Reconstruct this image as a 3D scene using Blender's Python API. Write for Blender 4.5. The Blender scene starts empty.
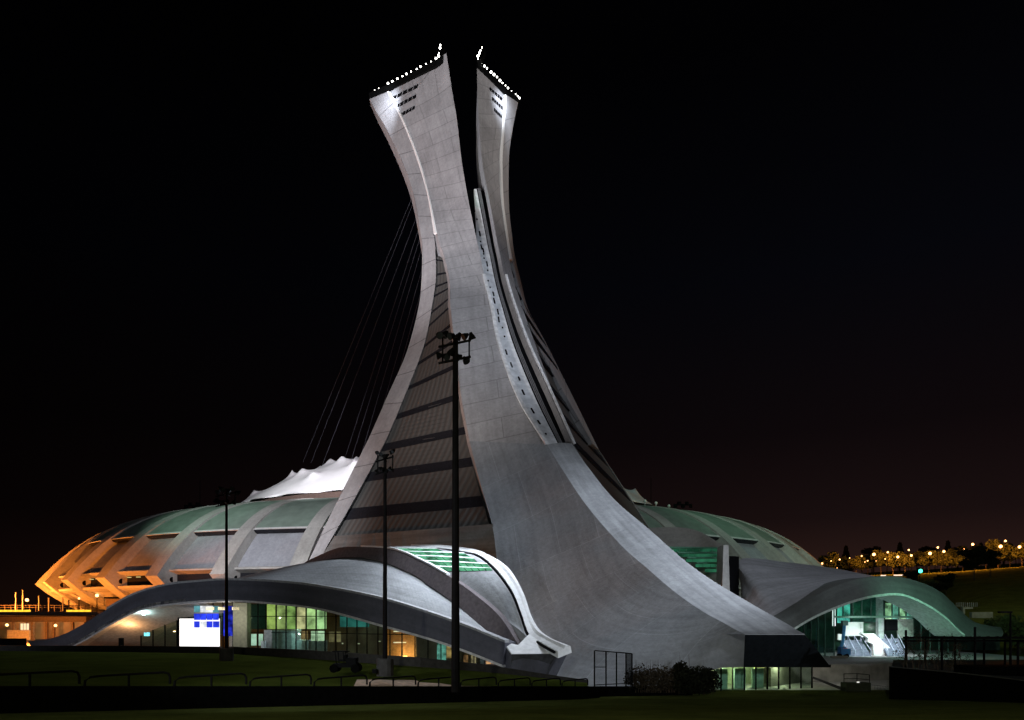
import bpy, math, random
ORD = ['first', 'second', 'third', 'fourth', 'fifth', 'sixth', 'seventh', 'eighth', 'ninth', 'tenth', 'eleventh', 'twelfth', 'thirteenth', 'fourteenth', 'fifteenth', 'sixteenth', 'seventeenth', 'eighteenth', 'nineteenth', 'twentieth']
def ordn(k): return ORD[k] if k < 20 else ('twenty ' + ORD[k - 20] if k < 29 else ('thirtieth' if k == 29 else ('thirty ' + ORD[k - 30] if k < 39 else 'last')))
from mathutils import Vector, Matrix
from mathutils.bvhtree import BVHTree
R = math.radians
random.seed(7)
S = bpy.context.scene
COL = S.collection

# ------------------------------------------------------------------ camera
F, HX, HY, EYE = 700.0, 512.0, 618.0, 9.5
cd = bpy.data.cameras.new('camera'); cam = bpy.data.objects.new('camera', cd); COL.objects.link(cam)
cam.location = (0, 0, EYE); cam.rotation_euler = (R(90), 0, 0)
cd.sensor_width = 36; cd.lens = F / 1024 * 36; cd.shift_y = (HY - 360) / 1024
cd.clip_start = 0.5; cd.clip_end = 6000
S.camera = cam
S.view_settings.view_transform = 'Standard'; S.view_settings.look = 'None'
S.view_settings.gamma = 1; S.view_settings.exposure = 0; S.view_settings.use_curve_mapping = False
S.cycles.max_bounces = 5; S.cycles.sample_clamp_indirect = 3

# ------------------------------------------------------------------ night sky: black overhead, faint orange town glow at the horizon
W = bpy.data.worlds.new('World'); S.world = W; W.use_nodes = True
nt = W.node_tree; nt.nodes.clear()
out = nt.nodes.new('ShaderNodeOutputWorld'); bg = nt.nodes.new('ShaderNodeBackground'); nt.links.new(bg.outputs[0], out.inputs[0])
tc = nt.nodes.new('ShaderNodeTexCoord'); sep = nt.nodes.new('ShaderNodeSeparateXYZ'); nt.links.new(tc.outputs['Generated'], sep.inputs[0])
cr = nt.nodes.new('ShaderNodeValToRGB'); nt.links.new(sep.outputs['Z'], cr.inputs[0])
el = cr.color_ramp.elements
el[0].position = 0.0; el[0].color = (.036, .0150, .0095, 1)
el[1].position = 0.62; el[1].color = (.0005, .0005, .0008, 1)
for p, c in ((.06, (.0215, .0098, .0078, 1)), (.13, (.0090, .0046, .0046, 1)), (.24, (.0040, .0024, .0029, 1)), (.42, (.0016, .0017, .0030, 1))):
    e = el.new(p); e.color = c
side = nt.nodes.new('ShaderNodeMapRange'); nt.links.new(sep.outputs['X'], side.inputs[0])
side.inputs[1].default_value = -.75; side.inputs[2].default_value = .45; side.inputs[3].default_value = .06; side.inputs[4].default_value = 1.0
mx = nt.nodes.new('ShaderNodeMix'); mx.data_type = 'RGBA'; mx.blend_type = 'MULTIPLY'; mx.inputs[0].default_value = 1
nt.links.new(cr.outputs[0], mx.inputs[6]); nt.links.new(side.outputs[0], mx.inputs[7]); nt.links.new(mx.outputs[2], bg.inputs[0])
bg.inputs[1].default_value = 1.0

# ------------------------------------------------------------------ lights: one faint moon, the building's floodlights, and added unseen fill spots
def V(*a): return Vector(a)
def at(px, py, Y): return Vector(((px - HX) / F * Y, Y, EYE - (py - HY) / F * Y))
def lamp(kind, name, loc, power, color, target=None, angle=60, size=.5, blend=.85):
    d = bpy.data.lights.new(name, kind); d.energy = power; d.color = color
    if kind == 'SUN': d.angle = R(size)
    else: d.shadow_soft_size = size
    if kind == 'SPOT': d.spot_size = R(angle); d.spot_blend = blend
    o = bpy.data.objects.new(name, d); COL.objects.link(o); o.location = loc
    if target is not None:
        o.rotation_euler = (Vector(target) - Vector(loc)).to_track_quat('-Z', 'Y').to_euler()
    return o
COOL = (.80, .88, 1.0); WARM = (1.0, .93, .90); WHITE = (1, .97, .94); SODIUM = (1.0, .27, .035); MERC = (.45, 1.0, .65)
lamp('SUN', 'fill_sun', (0, 0, 300), .055, (.85, .88, 1), (30, 200, 0), size=3)  # faint overall fill added over the whole scene
# tower: floods in front, most near the ground, with added unseen spots among them
lamp('SPOT', 'tower_flood', (-62, 48, 12), 390000, WARM, (-12, 170, 98), 48, 1.2)
lamp('SPOT', 'tower_flood', (-75, 70, 10), 1600000, (.93, .93, 1.0), (-26, 195, 150), 34, 1.2)
lamp('SPOT', 'tower_flood', (95, 10, 26), 150000, COOL, (10, 130, 32), 44, .8)
lamp('SPOT', 'arch_fill', (-118, 52, 16), 60000, COOL, (-74, 132, 9), 56, 1.0)  # unseen spot added to lift the left arch rim
lamp('SPOT', 'track_fill', (12, 118, 118), 60000, COOL, (-2, 165, 88), 70, .5)  # unseen spot in mid air, added to brighten the track
lamp('SPOT', 'nose_flood', (-26, 26, 14), 33000, COOL, (12, 100, 10), 62, 1.0)
lamp('SPOT', 'tower_flood', (110, 60, 14), 1300000, WHITE, (-6, 205, 158), 19, 1.2)
lamp('SPOT', 'crest_flood', (62, 84, 62), 190000, COOL, (16, 112, 22), 62, .6)
lamp('SPOT', 'lawn_fill', (-8, -25, 34), 60000, (1, 1, .75), (12, 46, 2), 80, .6)  # unseen spot above the foreground, added to lift the dark grass
# tower top parapet
lamp('SPOT', 'parapet_light', at(384, 78, 206), 13000, COOL, at(378, 112, 217), 110, 1)
lamp('SPOT', 'parapet_light', at(516, 84, 206), 10000, COOL, at(506, 115, 214), 110, 1)
# pavilions
lamp('SPOT', 'pavilion_flood', (0, 119, 42), 42000, COOL, (-9, 106, 8), 50, .4)
lamp('SPOT', 'pavilion_flood', (-14, 138, 50), 42000, COOL, (-26, 112, 14), 80, .6)
lamp('SPOT', 'pavilion_flood', (-7, 104, 56), 62000, COOL, (-12, 111, 10), 46, .4)  # unseen spot overhead, added to brighten the second shell
lamp('SPOT', 'pavilion_flood', (54, 108, 62), 20000, COOL, (60, 134, 16), 56, .8)  # unseen spot hung high to lighten the right shell, sparing the rim
# stadium
lamp('SPOT', 'roof_flood', at(290, 380, 150), 620000, (1, .93, 1), (-68, 262, 62), 40, .6)
lamp('SPOT', 'green_flood', (-125, 128, 62), 120000, (.66, 1, .80), (-84, 218, 42), 34, .2)
lamp('SPOT', 'deck_fill', (40, 92.5, 4.5), 2600, (1, .96, .9), (50, 106, .8), 96, .2)  # unseen spot added to brighten the retaining wall
lamp('SPOT', 'slot_light', at(474, 205, 186), 500, (.2, 1, .6), at(486, 175, 196), 70, .2)
lamp('SPOT', 'green_flood', (66, 196, 72), 9000, MERC, (70, 240, 44), 110, .6)
lamp('SPOT', 'stadium_flood', (-78, 116, 44), 170000, (.97, .96, 1), (-58, 190, 30), 64, .8)
lamp('SPOT', 'stadium_flood', (110, 110, 50), 100000, (.8, 1, .92), (70, 205, 36), 70, .8)
for x, y, z, p in ((-158, 210, 13.5, 120000), (-124, 178, 6, 55000), (-108, 168, 5, 26000), (-184, 240, 8, 50000)):
    lamp('POINT', 'sodium_light', (x, y, z), p, SODIUM, size=.1)
lamp('SPOT', 'sodium_flood', (150, 232, 16), 60000, SODIUM, (112, 262, 34), 80, .6)
lamp('SPOT', 'right_arch_flood', at(1010, 600, 96), 20000, (.42, 1, .72), at(940, 600, 122), 80, .3)

# ------------------------------------------------------------------ materials
MATS = {}
def newmat(name):
    m = bpy.data.materials.new(name); m.use_nodes = True; n = m.node_tree; n.nodes.clear()
    o = n.nodes.new('ShaderNodeOutputMaterial'); b = n.nodes.new('ShaderNodeBsdfPrincipled'); n.links.new(b.outputs[0], o.inputs[0])
    return m, n, b
def plain(name, col, rough=.6, metal=0, var=.25, scale=2.0, bump=0):
    if name in MATS: return MATS[name]
    m, n, b = newmat(name)
    t = n.nodes.new('ShaderNodeTexCoord'); no = n.nodes.new('ShaderNodeTexNoise'); no.inputs['Scale'].default_value = scale; no.inputs['Detail'].default_value = 6
    n.links.new(t.outputs['Object'], no.inputs['Vector'])
    r = n.nodes.new('ShaderNodeValToRGB'); n.links.new(no.outputs[0], r.inputs[0])
    r.color_ramp.elements[0].position = .3; r.color_ramp.elements[1].position = .7
    r.color_ramp.elements[0].color = (*[c * (1 - var) for c in col], 1); r.color_ramp.elements[1].color = (*[min(1, c * (1 + var)) for c in col], 1)
    n.links.new(r.outputs[0], b.inputs['Base Color']); b.inputs['Roughness'].default_value = rough; b.inputs['Metallic'].default_value = metal
    b.inputs['Specular IOR Level'].default_value = min(.5, max(.0, max(col) * 3))
    if bump:
        bp = n.nodes.new('ShaderNodeBump'); bp.inputs['Strength'].default_value = bump; bp.inputs['Distance'].default_value = .3
        n.links.new(no.outputs[0], bp.inputs['Height']); n.links.new(bp.outputs[0], b.inputs['Normal'])
    MATS[name] = m; return m
def concrete(name, col, bw=7, bh=4.2, joint=.62, var=.14, streak=.35, mortar=.05, bump=.35, shear=0.0):
    """cast concrete: precast block joints from the UV map (metres), blotches, streaks running down the form"""
    m, n, b = newmat(name)
    N = n.nodes.new; L = n.links.new
    t = N('ShaderNodeTexCoord')
    br = N('ShaderNodeTexBrick'); su = N('ShaderNodeSeparateXYZ'); L(t.outputs['UV'], su.inputs[0]); ma = N('ShaderNodeMath'); ma.operation = 'MULTIPLY_ADD'
    L(su.outputs[0], ma.inputs[0]); ma.inputs[1].default_value = shear; L(su.outputs[1], ma.inputs[2]); cb_ = N('ShaderNodeCombineXYZ'); L(su.outputs[0], cb_.inputs[0]); L(ma.outputs[0], cb_.inputs[1]); L(cb_.outputs[0], br.inputs['Vector'])
    br.inputs['Color1'].default_value = (1, 1, 1, 1); br.inputs['Color2'].default_value = (1 - var, 1 - var, 1 - var, 1)
    br.inputs['Mortar'].default_value = (joint, joint, joint, 1); br.inputs['Scale'].default_value = 1; br.inputs['Mortar Size'].default_value = mortar
    br.inputs['Brick Width'].default_value = bw; br.inputs['Row Height'].default_value = bh; br.inputs['Mortar Smooth'].default_value = .2
    n1 = N('ShaderNodeTexNoise'); n1.inputs['Scale'].default_value = .12; n1.inputs['Detail'].default_value = 8; n1.inputs['Roughness'].default_value = .65; L(t.outputs['Object'], n1.inputs['Vector'])
    r1 = N('ShaderNodeMapRange'); L(n1.outputs[0], r1.inputs[0]); r1.inputs[1].default_value = .32; r1.inputs[2].default_value = .68; r1.inputs[3].default_value = .76; r1.inputs[4].default_value = 1.10
    mp = N('ShaderNodeMapping'); L(t.outputs['UV'], mp.inputs[0]); mp.inputs['Scale'].default_value = (.9, .045, 1)
    n2 = N('ShaderNodeTexNoise'); n2.inputs['Scale'].default_value = 1; n2.inputs['Detail'].default_value = 5; L(mp.outputs[0], n2.inputs['Vector'])
    r2 = N('ShaderNodeMapRange'); L(n2.outputs[0], r2.inputs[0]); r2.inputs[1].default_value = .35; r2.inputs[2].default_value = .6; r2.inputs[3].default_value = 1 - streak; r2.inputs[4].default_value = 1.0
    n3 = N('ShaderNodeTexNoise'); n3.inputs['Scale'].default_value = 1.4; n3.inputs['Detail'].default_value = 9; n3.inputs['Roughness'].default_value = .7; L(t.outputs['Object'], n3.inputs['Vector'])
    r3 = N('ShaderNodeMapRange'); L(n3.outputs[0], r3.inputs[0]); r3.inputs[1].default_value = .3; r3.inputs[2].default_value = .7; r3.inputs[3].default_value = .82; r3.inputs[4].default_value = 1.12
    def mul(a, bb):
        k = N('ShaderNodeMath'); k.operation = 'MULTIPLY'; L(a, k.inputs[0]); L(bb, k.inputs[1]); return k.outputs[0]
    f = mul(mul(r1.outputs[0], r2.outputs[0]), r3.outputs[0])
    mm = N('ShaderNodeMix'); mm.data_type = 'RGBA'; mm.blend_type = 'MULTIPLY'; mm.inputs[0].default_value = 1; L(br.outputs['Color'], mm.inputs[6]); L(f, mm.inputs[7])
    m2 = N('ShaderNodeMix'); m2.data_type = 'RGBA'; m2.blend_type = 'MULTIPLY'; m2.inputs[0].default_value = 1; L(mm.outputs[2], m2.inputs[6]); m2.inputs[7].default_value = (*col, 1)
    L(m2.outputs[2], b.inputs['Base Color']); b.inputs['Roughness'].default_value = .82
    bp = N('ShaderNodeBump'); bp.inputs['Strength'].default_value = bump; bp.inputs['Distance'].default_value = .25; L(n3.outputs[0], bp.inputs['Height']); L(bp.outputs[0], b.inputs['Normal'])
    return m
def emis(name, col, strength, var=0, scale=.8):
    if name in MATS: return MATS[name]
    m = bpy.data.materials.new(name); m.use_nodes = True; n = m.node_tree; n.nodes.clear()
    o = n.nodes.new('ShaderNodeOutputMaterial'); e = n.nodes.new('ShaderNodeEmission'); n.links.new(e.outputs[0], o.inputs[0])
    e.inputs[1].default_value = strength; e.inputs[0].default_value = (*col, 1)
    if var:
        t = n.nodes.new('ShaderNodeTexCoord'); no = n.nodes.new('ShaderNodeTexNoise'); no.inputs['Scale'].default_value = scale; no.inputs['Detail'].default_value = 4
        n.links.new(t.outputs['Object'], no.inputs['Vector'])
        r = n.nodes.new('ShaderNodeValToRGB'); n.links.new(no.outputs[0], r.inputs[0])
        r.color_ramp.elements[0].position = .35; r.color_ramp.elements[1].position = .65
        r.color_ramp.elements[0].color = (*[c * (1 - var) for c in col], 1); r.color_ramp.elements[1].color = (*[min(1.5, c * (1 + var)) for c in col], 1)
        n.links.new(r.outputs[0], e.inputs[0])
    MATS[name] = m; return m
def glassmat():
    m = bpy.data.materials.new('clear_glass'); m.use_nodes = True; n = m.node_tree; n.nodes.clear()
    o = n.nodes.new('ShaderNodeOutputMaterial'); mxs = n.nodes.new('ShaderNodeMixShader'); tr = n.nodes.new('ShaderNodeBsdfTransparent'); gl = n.nodes.new('ShaderNodeBsdfGlossy')
    tr.inputs[0].default_value = (.78, .88, .83, 1); gl.inputs['Roughness'].default_value = .03
    mxs.inputs[0].default_value = .06; n.links.new(tr.outputs[0], mxs.inputs[1]); n.links.new(gl.outputs[0], mxs.inputs[2]); n.links.new(mxs.outputs[0], o.inputs[0])
    return m
def louvremat():
    m, n, b = newmat('brown_louvre')
    t = n.nodes.new('ShaderNodeTexCoord'); w = n.nodes.new('ShaderNodeTexWave'); w.bands_direction = 'X'; w.inputs['Scale'].default_value = .17; w.inputs['Distortion'].default_value = .25
    n.links.new(t.outputs['UV'], w.inputs['Vector'])
    r = n.nodes.new('ShaderNodeValToRGB'); n.links.new(w.outputs[0], r.inputs[0])
    r.color_ramp.elements[0].color = (.064, .063, .061, 1); r.color_ramp.elements[1].color = (.098, .095, .090, 1)
    n.links.new(r.outputs[0], b.inputs['Base Color']); b.inputs['Roughness'].default_value = .6
    bp = n.nodes.new('ShaderNodeBump'); bp.inputs['Distance'].default_value = .3; bp.inputs['Strength'].default_value = .3; n.links.new(w.outputs[0], bp.inputs['Height']); n.links.new(bp.outputs[0], b.inputs['Normal'])
    return m
def grassmat(name, a, c):
    m, n, b = newmat(name)
    t = n.nodes.new('ShaderNodeTexCoord')
    no = n.nodes.new('ShaderNodeTexNoise'); no.inputs['Scale'].default_value = .25; no.inputs['Detail'].default_value = 10; no.inputs['Roughness'].default_value = .7
    n2 = n.nodes.new('ShaderNodeTexNoise'); n2.inputs['Scale'].default_value = 14; n2.inputs['Detail'].default_value = 4
    n.links.new(t.outputs['Object'], no.inputs['Vector']); n.links.new(t.outputs['Object'], n2.inputs['Vector'])
    ad = n.nodes.new('ShaderNodeMath'); ad.operation = 'ADD'; n.links.new(no.outputs[0], ad.inputs[0]); n.links.new(n2.outputs[0], ad.inputs[1])
    r = n.nodes.new('ShaderNodeValToRGB'); mr = n.nodes.new('ShaderNodeMath'); mr.operation = 'MULTIPLY'; mr.inputs[1].default_value = .5
    n.links.new(ad.outputs[0], mr.inputs[0]); n.links.new(mr.outputs[0], r.inputs[0])
    r.color_ramp.elements[0].position = .38; r.color_ramp.elements[1].position = .62
    r.color_ramp.elements[0].color = (*a, 1); r.color_ramp.elements[1].color = (*c, 1)
    n.links.new(r.outputs[0], b.inputs['Base Color']); b.inputs['Roughness'].default_value = .9; b.inputs['Specular IOR Level'].default_value = 0
    bp = n.nodes.new('ShaderNodeBump'); bp.inputs['Distance'].default_value = .15; bp.inputs['Strength'].default_value = .8; n.links.new(n2.outputs[0], bp.inputs['Height']); n.links.new(bp.outputs[0], b.inputs['Normal'])
    return m
M_mast = concrete('tower_concrete', (.37, .36, .37), bw=17, bh=5.4, joint=.66, mortar=.13, shear=.28, streak=.14, var=.10)
M_leg = concrete('leg_concrete', (.37, .36, .37), bw=60, bh=9.5, joint=.45, mortar=.16, shear=.2, streak=.10, var=.05)
M_crest = concrete('crest_concrete', (.40, .41, .43), bw=5, bh=2.6, joint=.88, streak=.25, mortar=.03)
M_foot = concrete('foot_concrete', (.29, .30, .32), bw=9, bh=13, joint=1.30, streak=.16, mortar=.06, shear=.35, var=.10)
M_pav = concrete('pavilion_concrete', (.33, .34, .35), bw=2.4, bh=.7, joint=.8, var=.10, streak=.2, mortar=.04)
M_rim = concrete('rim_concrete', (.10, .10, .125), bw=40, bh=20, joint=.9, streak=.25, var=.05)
M_coping = plain('pale_coping', (.72, .72, .72), .7, var=.12, scale=1.5)
M_trim = plain('lit_edge_tone', (.88, .88, .88), .6, var=.05)  # floodlight catching the edge is put into this pale colour
M_louvre = louvremat()
M_band = plain('dark_window_band', (.018, .018, .022), .25)
M_dark = plain('dark_metal', (.0045, .0045, .0045), .7)
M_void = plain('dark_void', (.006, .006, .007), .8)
M_grey = plain('grey_metal', (.16, .16, .17), .5)
M_track = plain('track_concrete', (.74, .75, .78), .7, var=.2, scale=.7)
M_rib = concrete('rib_concrete', (.46, .45, .43), bw=60, bh=12, joint=.8, var=.05, streak=.10)
M_roofgrey = concrete('roof_grey', (.36, .37, .41), bw=60, bh=9, joint=.9, var=.06, streak=.08)
M_roofgreen = plain('roof_green', (.20, .262, .222), .7, var=.15, scale=.4)
M_tent = plain('white_fabric', (.80, .80, .82), .7, var=.05, scale=.3)
M_glass = glassmat()
M_white = plain('white_wall', (.75, .75, .74), .7, var=.05)
M_floor = plain('paving', (.30, .30, .29), .8, var=.2)
M_wall = plain('stained_wall', (.16, .155, .14), .85, var=.3, scale=.8)
M_blackwall = plain('near_black', (.0022, .0022, .0020), .95)  # unlit look of the walls put into the base colour
M_steel = plain('dark_pole', (.0055, .005, .005), .7)
M_grass = grassmat('grass_dark', (.040, .048, .012), (.10, .115, .03))
M_lawn = grassmat('grass_lawn', (.036, .050, .009), (.085, .105, .02))
M_hill = grassmat('grass_hill', (.030, .036, .012), (.06, .066, .022))
M_bark = plain('bark', (.05, .038, .028), .9)
M_leaf = plain('leaf', (.05, .06, .02), .7, var=.4, scale=1)
M_leafdark = plain('leaf_dark', (.010, .011, .006), .8, var=.4, scale=1)
M_twig = plain('dry_twig', (.045, .032, .022), .9)
E_white = emis('lamp_white', (1, .97, .90), 12)
E_sod = emis('lamp_sodium', (1, .50, .18), 5)
E_sodfar = emis('lamp_sodium_far', (1, .45, .15), 7)

# ------------------------------------------------------------------ object helpers
def root(name, loc, label, cat, group=None, kind=None, rz=0):
    o = bpy.data.objects.new(name, None); COL.objects.link(o); o.location = loc; o.rotation_euler = (0, 0, rz); o.empty_display_size = .5
    o['label'] = label; o['category'] = cat
    if group: o['group'] = group
    return o
def tag(o, label=None, cat=None, group=None, kind=None):
    for k, v in (('label', label), ('category', cat), ('group', group), ('kind', kind)):
        if v: o[k] = v
    return o
def base_of(o):
    p = Vector((0, 0, 0))
    while o is not None: p += Vector(o.location); o = o.parent
    return p
class MB:
    def __init__(s): s.v = []; s.f = []; s.uv = []
    def face(s, pts, uvs=None):
        i = len(s.v); s.v += [Vector(p) for p in pts]; s.f.append(tuple(range(i, i + len(pts)))); s.uv.append(uvs)
    def grid(s, rows, uvs=None, closed=False, flip=False):
        """rows: list of equally long point lists"""
        i0 = len(s.v); n = len(rows[0]); m = len(rows)
        for r in rows: s.v += [Vector(p) for p in r]
        for a in range(m if closed else m - 1):
            b = (a + 1) % m
            for k in range(n - 1):
                q = [i0 + a * n + k, i0 + b * n + k, i0 + b * n + k + 1, i0 + a * n + k + 1]
                u = None
                if uvs: u = [uvs[a][k], uvs[a + 1][k], uvs[a + 1][k + 1], uvs[a][k + 1]]
                if flip: q = q[::-1]; u = u[::-1] if u else None
                s.f.append(tuple(q)); s.uv.append(u)
        return i0, m, n
    def tube(s, curves, caps=True, k=1):
        """closed prism: curves is a ring of equally long curves"""
        uv = []; n = len(curves[0]); acc_u = [0] * n; vs = [0]
        for j in range(1, n): vs.append(vs[-1] + (Vector(curves[0][j]) - Vector(curves[0][j - 1])).length)
        for a in range(len(curves) + 1):
            uv.append([(acc_u[j], vs[j]) for j in range(n)])
            if a < len(curves):
                c0 = curves[a]; c1 = curves[(a + 1) % len(curves)]
                acc_u = [acc_u[j] + (Vector(c1[j]) - Vector(c0[j])).length for j in range(n)]
        i0, m, n = s.grid(curves, uv, closed=True)
        if caps:
            for j in (0, n - 1):
                f = [i0 + a * n + j for a in range(m)]
                s.f.append(tuple(f if j == 0 else f[::-1])); s.uv.append(None)
    def box(s, c, sz, rz=0, M=None):
        x, y, z = [q / 2 for q in sz]; P = []
        Mx = M if M is not None else Matrix.Rotation(rz, 3, 'Z')
        for a, b, d in ((-x, -y, -z), (x, -y, -z), (x, y, -z), (-x, y, -z), (-x, -y, z), (x, -y, z), (x, y, z), (-x, y, z)):
            P.append(Vector(c) + Mx @ Vector((a, b, d)))
        i = len(s.v); s.v += P
        for f in ((0, 3, 2, 1), (4, 5, 6, 7), (0, 1, 5, 4), (1, 2, 6, 5), (2, 3, 7, 6), (3, 0, 4, 7)):
            s.f.append(tuple(i + q for q in f)); s.uv.append(None)
    def beam(s, a, b, w, h=None, up=None):
        a, b = Vector(a), Vector(b); d = (b - a); L = d.length
        if L < 1e-5: return
        d.normalize(); u = Vector(up) if up is not None else (Vector((0, 0, 1)) if abs(d.z) < .95 else Vector((0, 1, 0)))
        x = d.cross(u).normalized(); y = x.cross(d).normalized()
        s.box((a + b) / 2, (w, L, h or w), M=Matrix((x, d, y)).transposed())
    def pipe(s, pts, r, n=6, r2=None):
        pts = [Vector(p) for p in pts]; rings = []
        for i, p in enumerate(pts):
            d = (pts[min(i + 1, len(pts) - 1)] - pts[max(i - 1, 0)]).normalized()
            u = Vector((0, 0, 1)) if abs(d.z) < .9 else Vector((1, 0, 0))
            x = d.cross(u).normalized(); y = x.cross(d)
            t = i / max(1, len(pts) - 1); rr = r if r2 is None else r + (r2 - r) * t
            rings.append([p + (x * math.cos(a) + y * math.sin(a)) * rr for a in [2 * math.pi * q / n for q in range(n)]])
        i0 = len(s.v)
        for g in rings: s.v += g
        for i in range(len(rings) - 1):
            for q in range(n):
                q2 = (q + 1) % n
                s.f.append((i0 + i * n + q, i0 + i * n + q2, i0 + (i + 1) * n + q2, i0 + (i + 1) * n + q)); s.uv.append(None)
        s.f.append(tuple(i0 + q for q in range(n))[::-1]); s.uv.append(None)
        s.f.append(tuple(i0 + (len(rings) - 1) * n + q for q in range(n))); s.uv.append(None)
    def ball(s, c, r, n=8, m=5, sz=1):
        c = Vector(c); i0 = len(s.v)
        s.v.append(c + Vector((0, 0, r * sz)))
        for j in range(1, m):
            t = math.pi * j / m
            for k in range(n):
                a = 2 * math.pi * k / n
                s.v.append(c + Vector((r * math.sin(t) * math.cos(a), r * math.sin(t) * math.sin(a), r * sz * math.cos(t))))
        s.v.append(c - Vector((0, 0, r * sz))); e = len(s.v) - 1
        for k in range(n):
            k2 = (k + 1) % n
            s.f.append((i0, i0 + 1 + k, i0 + 1 + k2)); s.uv.append(None)
            for j in range(m - 2):
                s.f.append((i0 + 1 + j * n + k, i0 + 1 + (j + 1) * n + k, i0 + 1 + (j + 1) * n + k2, i0 + 1 + j * n + k2)); s.uv.append(None)
            s.f.append((i0 + 1 + (m - 2) * n + k, e, i0 + 1 + (m - 2) * n + k2)); s.uv.append(None)
    def build(s, name, mat, parent=None, local=False, smooth=False, recalc=True, sharp=32):
        me = bpy.data.meshes.new(name)
        off = Vector((0, 0, 0)) if (local or parent is None) else base_of(parent)
        me.from_pydata([tuple(p - off) for p in s.v], [], s.f)
        if any(u for u in s.uv):
            l = me.uv_layers.new(name='UVMap'); k = 0
            for poly, u in zip(me.polygons, s.uv):
                for q, li in enumerate(poly.loop_indices):
                    if u: l.data[li].uv = u[q]
        me.materials.append(mat)
        if recalc:
            import bmesh
            b = bmesh.new(); b.from_mesh(me); bmesh.ops.recalc_face_normals(b, faces=b.faces); b.to_mesh(me); b.free()
        if smooth:
            me.shade_smooth(); me.set_sharp_from_angle(angle=R(sharp))
        o = bpy.data.objects.new(name, me); COL.objects.link(o)
        if parent is not None: o.parent = parent
        return o
def copy_tree(o, parent=None):
    c = o.copy(); COL.objects.link(c); c.parent = parent
    for ch in [q for q in bpy.data.objects if q.parent == o]: copy_tree(ch, c)
    return c
def children_map_copy(o): return copy_tree(o)

def spline(pts, n):
    """Catmull-Rom through 3-D points, n samples, uniform in station"""
    P = [Vector(p) for p in pts]; m = len(P) - 1; o = []
    for i in range(n):
        t = i / (n - 1) * m; k = min(int(t), m - 1); u = t - k
        p0 = P[max(k - 1, 0)]; p1 = P[k]; p2 = P[k + 1]; p3 = P[min(k + 2, m)]
        if k == 0: p0 = p1 * 2 - p2
        if k == m - 1: p3 = p2 * 2 - p1
        o.append(.5 * ((2 * p1) + (p2 - p0) * u + (2 * p0 - 5 * p1 + 4 * p2 - p3) * u * u + (3 * p1 - p0 - 3 * p2 + p3) * u ** 3))
    return o
def arcspline(pts, n):
    """same, but samples evenly spaced by length"""
    d = spline(pts, len(pts) * 24); L = [0]
    for i in range(1, len(d)): L.append(L[-1] + (d[i] - d[i - 1]).length)
    o = []; k = 0
    for i in range(n):
        s = L[-1] * i / (n - 1)
        while k < len(L) - 2 and L[k + 1] < s: k += 1
        u = (s - L[k]) / max(1e-9, L[k + 1] - L[k]); o.append(d[k].lerp(d[k + 1], min(1, max(0, u))))
    return o
def off(c, v): return [p + Vector(v) for p in c]
def tr(pts): return [at(*p) for p in pts]
def planY(px, A, B):
    """depth at which the vertical through pixel column px meets the plan line A-B (x, y)"""
    m = (px - HX) / F; dx = B[0] - A[0]; dy = B[1] - A[1]
    t = (m * A[1] - A[0]) / (dx - m * dy); return A[1] + t * dy
def tl(pts, A, B): return [at(px, py, planY(px, A, B)) for px, py in pts]
def bvh(*objs):
    v = []; f = []
    for o in objs:
        b = base_of(o); k = len(v); v += [Vector(p.co) + b for p in o.data.vertices]; f += [tuple(k + q for q in p.vertices) for p in o.data.polygons]
    return BVHTree.FromPolygons(v, f)
def hit(tree, px, py, lift=.15):
    d = at(px, py, 100) - Vector((0, 0, EYE)); d.normalize()
    h, n, i, dist = tree.ray_cast(Vector((0, 0, EYE)), d)
    if h is None: return None, None
    if n.dot(d) > 0: n = -n
    return h + n * lift, n
AX = Vector((-.374, .927, 0)); PP = Vector((.927, .374, 0))       # the tower's axis on plan, and across it

# ================================================================== GROUND
def gz(x, y):
    z = max(0.0, 8 - .0975 * y)
    if y < 0: z = 8
    # raised service ground on the far left
    k = min(1, max(0, (-x - 95) / 30)) * min(1, max(0, (y - 150) / 30)); z = max(z, 3.0 * k)
    # park rising behind on the right
    e = math.sqrt(((x + 27.6) / 150) ** 2 + ((y - 289) / 115) ** 2)
    if x > 0:
        s = min(1, max(0, (e - 1.02) / .35)); s = s * s * (3 - 2 * s)
        s2 = min(1, max(0, (y - 122) / 70)); s2 = s2 * s2 * (3 - 2 * s2)
        sx = min(1, max(0, (x - 70) / 55))
        h = 3 + 22 * min(1, max(0, (y - 130) / 150)) + 9 * min(1, max(0, (y - 280) / 220)) + min(14, max(0, x - 150) * .07)
        z = max(z, h * s * s2 * sx + .9 * math.sin(x * .045) * math.sin(y * .037) * s * s2)
    return z
g = MB()
xs = [-3000, -1500, -800, -500, -400, -320] + list(range(-260, 460, 8)) + [500, 560, 640, 800, 1500, 3000]
ys = [-400, -100, -20] + list(range(0, 124, 4)) + list(range(128, 560, 8)) + [600, 700, 900, 1500, 3000, 5000]
g.grid([[Vector((x, y, gz(x, y))) for x in xs] for y in ys])
ground = g.build('ground', M_grass, smooth=True, sharp=80); tag(ground, kind='structure')
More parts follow.
